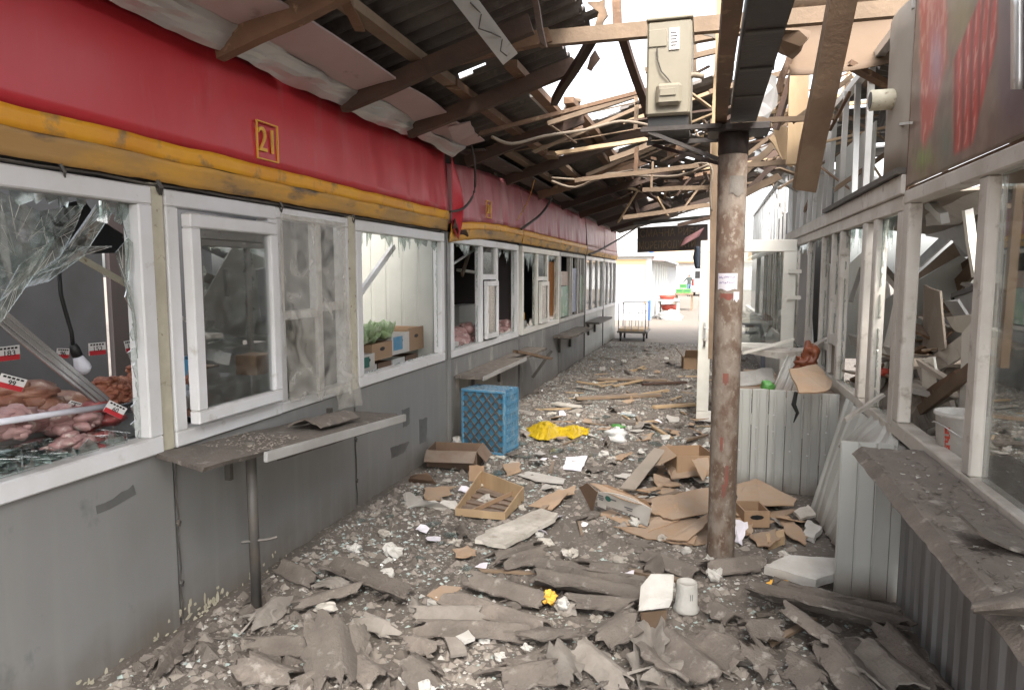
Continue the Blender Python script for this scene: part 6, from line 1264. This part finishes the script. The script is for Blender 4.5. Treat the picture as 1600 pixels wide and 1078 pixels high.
slab('cardboard', [(1040, 725, .10), (1062, 720, .16), (1105, 714, .18), (1108, 742, .08), (1048, 748, .06)], .006, 'cardboard', 'upright tan cardboard wall at the back of the heap', 'cardboard', .006)
slab('cardboard', [(1080, 718, .21), (1098, 752, .13), (1108, 738, .13), (1106, 715, .2)], .006, 'cardboard', 'bent cardboard flap touching the column', 'cardboard', .006)
slab('cardboard', [(1150, 757, .10), (1182, 748, .14), (1245, 780, .10), (1240, 790, .08), (1152, 790, .08)], .006, 'cardboard', 'flat tan cardboard with a hole right of the column', 'cardboard', .008)
carton('carton', 'small tan carton with a round hole right of the column', 'carton', (*at(1174, 818, Z=.0).xy, .01), .20, .16, .11, R(-75), 'cardboard')
slab('cardboard', [(1216, 808, .05), (1232, 806, .06), (1262, 838, .03), (1258, 852, .02), (1228, 834, .03)], .006, 'cardboard', 'scrap of cardboard before the low metal counter', 'cardboard', .008)
slab('wood_block', [(1197, 840, .03), (1225, 832, .05), (1226, 844, .04), (1200, 854, .02)], .05, 'fresh_wood', 'broken orange wood block right of the column foot', 'wood', .006)
slab('white_sheet', [(1148, 812, .12), (1168, 815, .10), (1160, 852, .01), (1148, 846, .01)], .004, 'paper', 'white crumpled sheet right of the column foot', 'paper', .012)
slab('foam_slab', [(1194, 890, .07), (1232, 873, .09), (1310, 878, .09), (1310, 900, .07), (1274, 912, .05)], .05, 'foam', 'thick white foam slab lying at the corner of the right kiosk', 'foam', .004)
slab('plaster_board', [(1240, 800, .06), (1262, 790, .08), (1275, 806, .05), (1250, 812, .03)], .02, 'plaster', 'white plaster piece at the foot of the low metal counter', 'plaster', .008)
slab('foam_slab', [(1262, 815, .03), (1285, 826, .04), (1272, 845, .02), (1255, 838, .02)], .03, 'foam', 'dirty white foam piece below the bent metal sheet', 'foam', .008)
# foam block and cup
fb_ = thing('foam_block', 'white foam block tilted up on a brown slate piece in front', 'foam', at(1022, 955, Z=0))
f0 = [at(996, 956, Z=.10), at(1046, 950, Z=.11), at(1052, 935, Z=.15), at(1014, 934, Z=.15)]; dv = Vector((.0, .10, .075))
obj('block', MB().add(f0 + [p + dv for p in f0], [(0, 1, 2, 3), (7, 6, 5, 4), (0, 4, 5, 1), (1, 5, 6, 2), (2, 6, 7, 3), (3, 7, 4, 0)]), 'foam', fb_, bevel=.004)
obj('backing', MB().poly([at(1000, 957, Z=.10), at(1042, 953, Z=.10), at(1038, 985, Z=.02), at(1003, 985, Z=.02)], .012), 'hardboard', fb_)
cu_ = at(1072, 956, Z=0); cu_.z = gh(cu_.x, cu_.y) + .005
cp = thing('white_cup', 'white plastic cup standing upside down behind the foam block', 'cup', cu_)
obj('body', MB().lathe(cu_, [(.0, .002), (.058, 0), (.061, .006), (.060, .018), (.053, .026), (.049, .135), (.047, .142), (.040, .142), (.038, .13), (.0, .13)], 28), 'foam', cp, smooth=True)
obj('print', MB().sheet(lambda u, v: cu_ + Vector((.0515 * math.sin(.35 + .25 * u) , -.0515 * math.cos(.35 + .25 * u), .07 + .03 * v)), 4, 1, .001, lambda u, v: u < .3 or u > .7), 'print_grey', cp)
# boards further down the alley
for i, (p0, p1, wd, th, m, lab) in enumerate((((901, 622), (1030, 617), .12, .03, 'weathered_wood', 'long weathered plank across the alley, nearest of the planks beyond the yellow bag'), ((985, 620), (1042, 610), .05, .03, 'fresh_wood', 'pale thin lath on top of the nearest alley plank'),
        ((935, 592), (1040, 594), .14, .025, 'weathered_wood', 'long plank lying across the far alley'), ((960, 603), (1002, 594), .06, .02, 'fresh_wood', 'pale slanting lath beside the far alley plank'), ((1005, 600), (1068, 597), .08, .03, 'dark_wood', 'dark board at the right of the far alley'),
        ((1022, 636), (1084, 632), .08, .03, 'fresh_wood', 'tan strip lying left of the open white door'), ((952, 658), (990, 660), .16, .03, 'slate', 'dark flat slate board beyond the yellow bag'), ((904, 604), (932, 609), .06, .02, 'pvc_dusty', 'white strip lying near the left wall of the far alley'),
        ((798, 640), (830, 646), .09, .02, 'pvc_dusty', 'white strip right of the blue crate'), ((868, 630), (900, 636), .16, .02, 'plaster', 'pale sheet beyond the blue crate'))):
    one('alley_board', MB().beam(at(*p0, Z=.03), at(*p1, Z=.035), wd, th, (0, 0, 1), .05), m, lab, 'board')
carton('carton', 'orange brown open carton beside the white door on the far alley ground', 'carton', (*at(1082, 576, Z=0).xy, .005), .34, .30, .2, R(10), 'cardboard', flaps=(('x', .9, .2), ('y', .8, .2)))
one('white_tile', MB().poly([at(694, 996, Z=.05), at(722, 996, Z=.05), at(730, 1022, Z=.03), at(704, 1026, Z=.03)], .012, .004), 'slate_pale', 'pale grey tile fragment left of the centre front', 'tile')
one('foam_piece', MB().poly([at(712, 996, Z=.05), at(732, 986, Z=.05), at(742, 998, Z=.05), at(726, 1004, Z=.05)], .015, .003), 'foam', 'small white piece behind the pale grey tile', 'foam')
one('cardboard', MB().poly([at(667, 930, Z=.06), at(690, 914, Z=.07), at(722, 918, Z=.06), at(690, 942, Z=.05)], .005, .003), 'cardboard', 'small tan square of cardboard on dark slate at the centre front', 'cardboard')
one('yellow_scrap', MB().lump(at(858, 933, Z=.07), (.03, .03, .03), 9, .9, 4), 'number_yellow', 'yellow crumpled scrap among the centre front slates', 'scrap')
one('white_lump', MB().lump(at(879, 942, Z=.06), (.03, .025, .028), 4, .6, 4), 'foam', 'round white lump beside the yellow scrap', 'foam')
one('yellow_scrap', MB().lump(at(1216, 912, Z=.03), (.04, .03, .02), 12, .9, 4), 'number_yellow', 'yellow leaf like scrap in front of the foam slab', 'scrap')

# ================================================================== FAR END OF THE ALLEY
sg = thing('shop_sign', 'dark brown hanging sign with gold lettering across the far end of the alley', 'sign', (-.62, 13, 2.05))
SY = 13.
s0, s1 = at(996, 352, Y=SY), at(1103, 389, Y=SY)
obj('board', MB().poly([at(996, 356, Y=SY), at(996, 395, Y=SY), at(1106, 390, Y=SY), at(1106, 350, Y=SY)], .04), 'sign_brown', sg)
xd = at(1090, 391, Y=SY) - at(996, 395, Y=SY)
text('lettering', 'СМАЧНА РИБА', at(1046, 364, Y=SY - .03), xd, (0, 0, 1), .19, 'sign_gold', sg, .004, fit=1.05)
text('lettering', 'МОРЕПРОДУКТИ', at(1042, 383, Y=SY - .03), xd, (0, 0, 1), .19, 'sign_gold', sg, .004, fit=1.0)
one('torn_sheet', MB().sheet(lambda u, v: at(1070 + 30 * u - 8 * v, 372 - 16 * u + 14 * v, Y=12.8 - .05 * math.sin(u * 3)), 6, 4, .005), 'banner_pink', 'reddish torn sheet hanging over the right end of the brown sign', 'sheet', smooth=True)
one('blue_cloth', MB().sheet(lambda u, v: at(1084 + (1 - abs(v - .5)) * 14 * (u - .5) + 6, 385 + 35 * v, Y=12.7 - .08 * math.sin(u * 3.1)), 6, 8, .01), 'blue_cloth', 'dark blue cloth dangling left of the white door top', 'cloth', smooth=True)
one('sign_bar', MB().beam(at(990, 350, Y=13.1), at(1115, 338, Y=13.1), .06, .06), 'dark_metal', 'dark bar carrying the brown sign', 'bar')
# white kiosk beyond
wk = thing('white_kiosk', 'white kiosk with ochre trim and blue stripes beyond the end of the alley', 'kiosk', (-2.6, 25, 0))
obj('front_wall', MB().bx(-4.2, -1.9, 25., 25.06, 0, 2.25), 'white_wall', wk); obj('ochre_band', MB().bx(-4.2, -2.08, 24.975, 24.998, 1.98, 2.16), 'ochre_trim', wk); obj('ochre_band', MB().bx(-2.13, -2.08, 24.975, 24.998, .6, 1.978), 'ochre_trim', wk)
obj('blue_stripe', MB().bx(-1.99, -1.90, 24.97, 24.998, 0, .72), 'blue_paint', wk); obj('blue_stripe', MB().bx(-1.99, -1.84, 24.9, 24.96, 2.3, 2.5), 'blue_paint', wk)
obj('roof_slab', MB().bx(-4.3, -1.8, 24.8, 46, 2.26, 2.36), 'white_wall', wk)
obj('side_wall', MB().bx(-1.96, -1.92, 25.07, 46, 0, 2.25), 'white_wall', wk)
for i in range(12):
    y = 25.4 + i * 1.65; s = obj('shutter', MB().bx(-1.919, -1.89, y, y + 1.45, .1, 2.05), 'shutter_grey', wk)
    if i < 6: obj('rib', MB().bx(-1.889, -1.87, y + .45, y + .5, .1, 2.05).bx(-1.889, -1.87, y + .95, y + 1.0, .1, 2.05), 'pvc_warm', s)
bl_ = MB().bx(-4.3, -1.9, 24.9, 24.94, 2.82, 2.86); bl_.bx(-4.3, -1.9, 24.9, 24.94, 2.42, 2.45)
for i in range(16): bl_.bx(-4.2 + i * .15, -4.17 + i * .15, 24.905, 24.935, 2.451, 2.819)
obj('roof_railing', bl_, 'railing', wk)
obj('awning', MB().poly([(-1.9, 25.1, 2.25), (-1.45, 25.1, 2.12), (-1.45, 45, 2.12), (-1.9, 45, 2.25)], .03), 'shutter_grey', wk)
obj('awning_end', MB().poly([(-1.89, 25.05, 2.12), (-1.45, 25.05, 2.10), (-1.89, 25.05, 2.42)], .03), 'soffit', wk)
hb = thing('tan_house', 'long tan roofed house far behind the market', 'house', (0, 80, 0))
obj('wall', MB().bx(-6, 12, 80, 88, 0, 3.1), 'white_wall', hb); obj('roof', MB().poly([(-6.5, 79.5, 3.0), (12.5, 79.5, 3.0), (12.5, 84, 5.6), (-6.5, 84, 5.6)], .2), 'brown_roof', hb)
wb = thing('white_building', 'pale tall building in the background left of the sign', 'building', (-14, 90, 0)); obj('wall', MB().bx(-30, -7, 90, 100, 0, 9), 'white_wall', wb)
for i in range(5): obj('window', MB().bx(-26 + i * 4, -24.6 + i * 4, 89.93, 89.99, 4, 6), 'shutter_grey', wb)
# trolley
tr = thing('market_trolley', 'four wheeled flat trolley with a wire rack at the far end of the alley', 'trolley', (-1.72, 17.1, 0))
obj('deck', MB().bx(-2.08, -1.36, 16.85, 17.9, .20, .25), 'dark_metal', tr, bevel=.01); obj('deck_load', MB().bx(-2.05, -1.4, 16.9, 17.8, .252, .30), 'tan_trolley', tr)
for y in (16.88, 17.86):
    rk = MB()
    for x in (-2.05, -1.40): rk.tube([(x, y, .25), (x, y, .92)], .014, 6)
    rk.tube([(-2.05, y, .92), (-1.40, y, .92)], .014, 6); rk.tube([(-2.05, y, .70), (-1.40, y, .70)], .01, 6)
    for i in range(1, 4): rk.tube([(-2.05 + i * .16, y, .25), (-2.05 + i * .16, y, .70)], .008, 5)
    obj('rack', rk, 'railing', tr)
for x in (-2.0, -1.44):
    for y in (16.95, 17.8):
        w_ = obj('wheel', MB().tube([(x - .02, y, .075), (x + .02, y, .075)], .075, 14), 'tyre', tr); obj('fork', MB().bx(x - .03, x + .03, y - .02, y + .02, .14, .198), 'dark_metal', w_)
# tables and baskets
def table(c, sx, sy, h, m, label):
    t = thing('market_table', label, 'table', c); c = Vector(c)
    obj('table_top', MB().bx(c.x - sx / 2, c.x + sx / 2, c.y - sy / 2, c.y + sy / 2, h - .08, h), m, t, bevel=.01)
    for a in (-1, 1):
        for b_ in (-1, 1): obj('leg', MB().bx(c.x + a * sx * .44 - .04, c.x + a * sx * .44 + .04, c.y + b_ * sy * .42 - .04, c.y + b_ * sy * .42 + .04, 0, h - .081), m, t)
    return t
table((-1.35, 26.5, 0), .78, 1.2, .72, 'stall_grey', 'grey market table beside the white kiosk')
one('red_tub', MB().lathe((-1.4, 26.2, .72), [(.0, 0), (.24, 0), (.3, .14), (.28, .14), (.2, .02)], 18), 'red_tub', 'red tub standing on the grey market table', 'tub', smooth=True)
one('red_tub', MB().lathe((-1.35, 26.5, .0), [(.0, .3), (.24, .3), (.3, .5), (.28, .5), (.2, .32)], 18), 'red_tub', 'red tub under the grey market table', 'tub', smooth=True)
one('white_sack', MB().lump((-1.3, 25.6, .12), (.42, .3, .2), 4, .9, 5), 'white_bag', 'crumpled white sack lying before the grey market table', 'sack', smooth=True)
table((-1.0, 33., 0), .8, 1.5, .78, 'weathered_wood', 'pale wooden market stand with green crates')
for i, (x, z) in enumerate(((-1.2, .78), (-.86, .78), (-1.05, 1.0))):
    c = Vector((x, 32.8, z)); t = thing('green_crate', ('left green crate on the pale stand', 'right green crate on the pale stand', 'topmost green crate on the pale stand')[i], 'crate', c)
    obj('body', MB().bx(c.x - .16, c.x + .16, c.y - .2, c.y + .2, z + .002, z + .2), 'green_plastic', t, bevel=.01); obj('slot', MB().bx(c.x - .12, c.x + .12, c.y - .205, c.y - .201, z + .08, z + .12), 'print_green', t)
# person walking
def person():
    j = {'pel': (0, 0, .92), 'waist': (0, .01, 1.08), 'chest': (0, .0, 1.3), 'neck': (0, -.01, 1.45), 'head': (0, -.02, 1.55), 'top': (0, -.02, 1.66),
         'shl': (-.17, 0, 1.38), 'ell': (-.25, .04, 1.12), 'hal': (-.24, -.08, .90), 'shr': (.17, 0, 1.38), 'elr': (.34, -.06, 1.16), 'har': (.48, -.16, 1.04),
         'hpl': (-.09, 0, .88), 'knl': (-.10, -.14, .50), 'anl': (-.11, -.06, .09), 'tol': (-.11, -.20, .04), 'hpr': (.09, 0, .88), 'knr': (.11, .08, .50), 'anr': (.13, .24, .12), 'tor': (.13, .14, .04)}
    r = {'pel': .14, 'waist': .13, 'chest': .15, 'neck': .055, 'head': .09, 'top': .075, 'shl': .075, 'ell': .05, 'hal': .04, 'shr': .075, 'elr': .05, 'har': .04, 'hpl': .095, 'knl': .07, 'anl': .05, 'tol': .045, 'hpr': .095, 'knr': .07, 'anr': .05, 'tor': .045}
    E = [('pel', 'waist'), ('waist', 'chest'), ('chest', 'neck'), ('neck', 'head'), ('head', 'top'), ('chest', 'shl'), ('shl', 'ell'), ('ell', 'hal'), ('chest', 'shr'), ('shr', 'elr'), ('elr', 'har'),
         ('pel', 'hpl'), ('hpl', 'knl'), ('knl', 'anl'), ('anl', 'tol'), ('pel', 'hpr'), ('hpr', 'knr'), ('knr', 'anr'), ('anr', 'tor')]
    K = list(j); me = bpy.data.meshes.new('body'); me.from_pydata([j[k] for k in K], [(K.index(a), K.index(b)) for a, b in E], [])
    o = bpy.data.objects.new('body', me); COL.objects.link(o); o.modifiers.new('skin', 'SKIN'); sv = me.skin_vertices[0].data
    for i, k in enumerate(K): sv[i].radius = (r[k], r[k] * (.75 if k in ('chest', 'waist', 'pel') else 1)); sv[i].use_root = k == 'pel'
    s = o.modifiers.new('sub', 'SUBSURF'); s.levels = 2; s.render_levels = 2
    dg = bpy.context.evaluated_depsgraph_get(); dg.update(); m2 = bpy.data.meshes.new_from_object(o.evaluated_get(dg)); bpy.data.objects.remove(o)
    m2.materials.clear()
    for n in ('jacket', 'jeans', 'skin', 'hair', 'black'): m2.materials.append(MATS[n])
    for p in m2.polygons:
        z = p.center.z; x = p.center.x
        p.material_index = 4 if z < .1 else 1 if z < .93 and abs(x) < .22 else 3 if z > 1.60 or (z > 1.53 and p.center.y > .0) else 2 if z > 1.45 or (z < .95 and abs(x) > .2) or x > .45 else 0
    m2.shade_smooth(); q = bpy.data.objects.new('person', m2); COL.objects.link(q); return q
pn = person(); q = at(1076, 463.5, Z=0); pn.location = (q.x, q.y, 0); pn.rotation_euler = (0, 0, R(200)); tag(pn, 'person in a dark jacket and blue jeans walking far down the lane', 'person')
# white van
van = thing('delivery_van', 'white van parked at the far end of the lane, seen from behind', 'van', (-.2, 56, 0))
vx0, vx1, vy = -1.15, .75, 55.
prof = [(0, .35), (0, 2.1), (.15, 2.25), (3.2, 2.25), (4.0, 1.35), (4.8, 1.1), (4.85, .35)]
b = MB(); b.add([(x, vy + a, z) for x in (vx0, vx1) for a, z in prof], [tuple(range(7)), tuple(range(13, 6, -1))] + [(i, i + 7, (i + 1) % 7 + 7, (i + 1) % 7) for i in range(7)])
obj('body', b, 'van_white', van, bevel=.05); obj('rear_window', MB().bx(vx0 + .25, vx1 - .25, vy - .012, vy - .002, 1.35, 1.9), 'black', van); obj('bumper', MB().bx(vx0 - .02, vx1 + .02, vy - .12, vy - .001, .3, .6), 'stall_grey', van, bevel=.03)
for x in (vx0 + .02, vx1 - .18): obj('tail_light', MB().bx(x, x + .16, vy - .02, vy - .002, .8, 1.3), 'tail_red', van)
obj('number_plate', MB().bx(-.45, .05, vy - .13, vy - .121, .4, .52), 'tag_white', van)
for x in (vx0 + .05, vx1 - .25):
    for y in (vy + .8, vy + 3.9): w_ = obj('wheel', MB().tube([(x, y, .32), (x + .2, y, .32)], .32, 18), 'tyre', van); obj('rim', MB().tube([(x - .01, y, .32), (x + .21, y, .32)], .18, 14), 'stall_grey', w_)
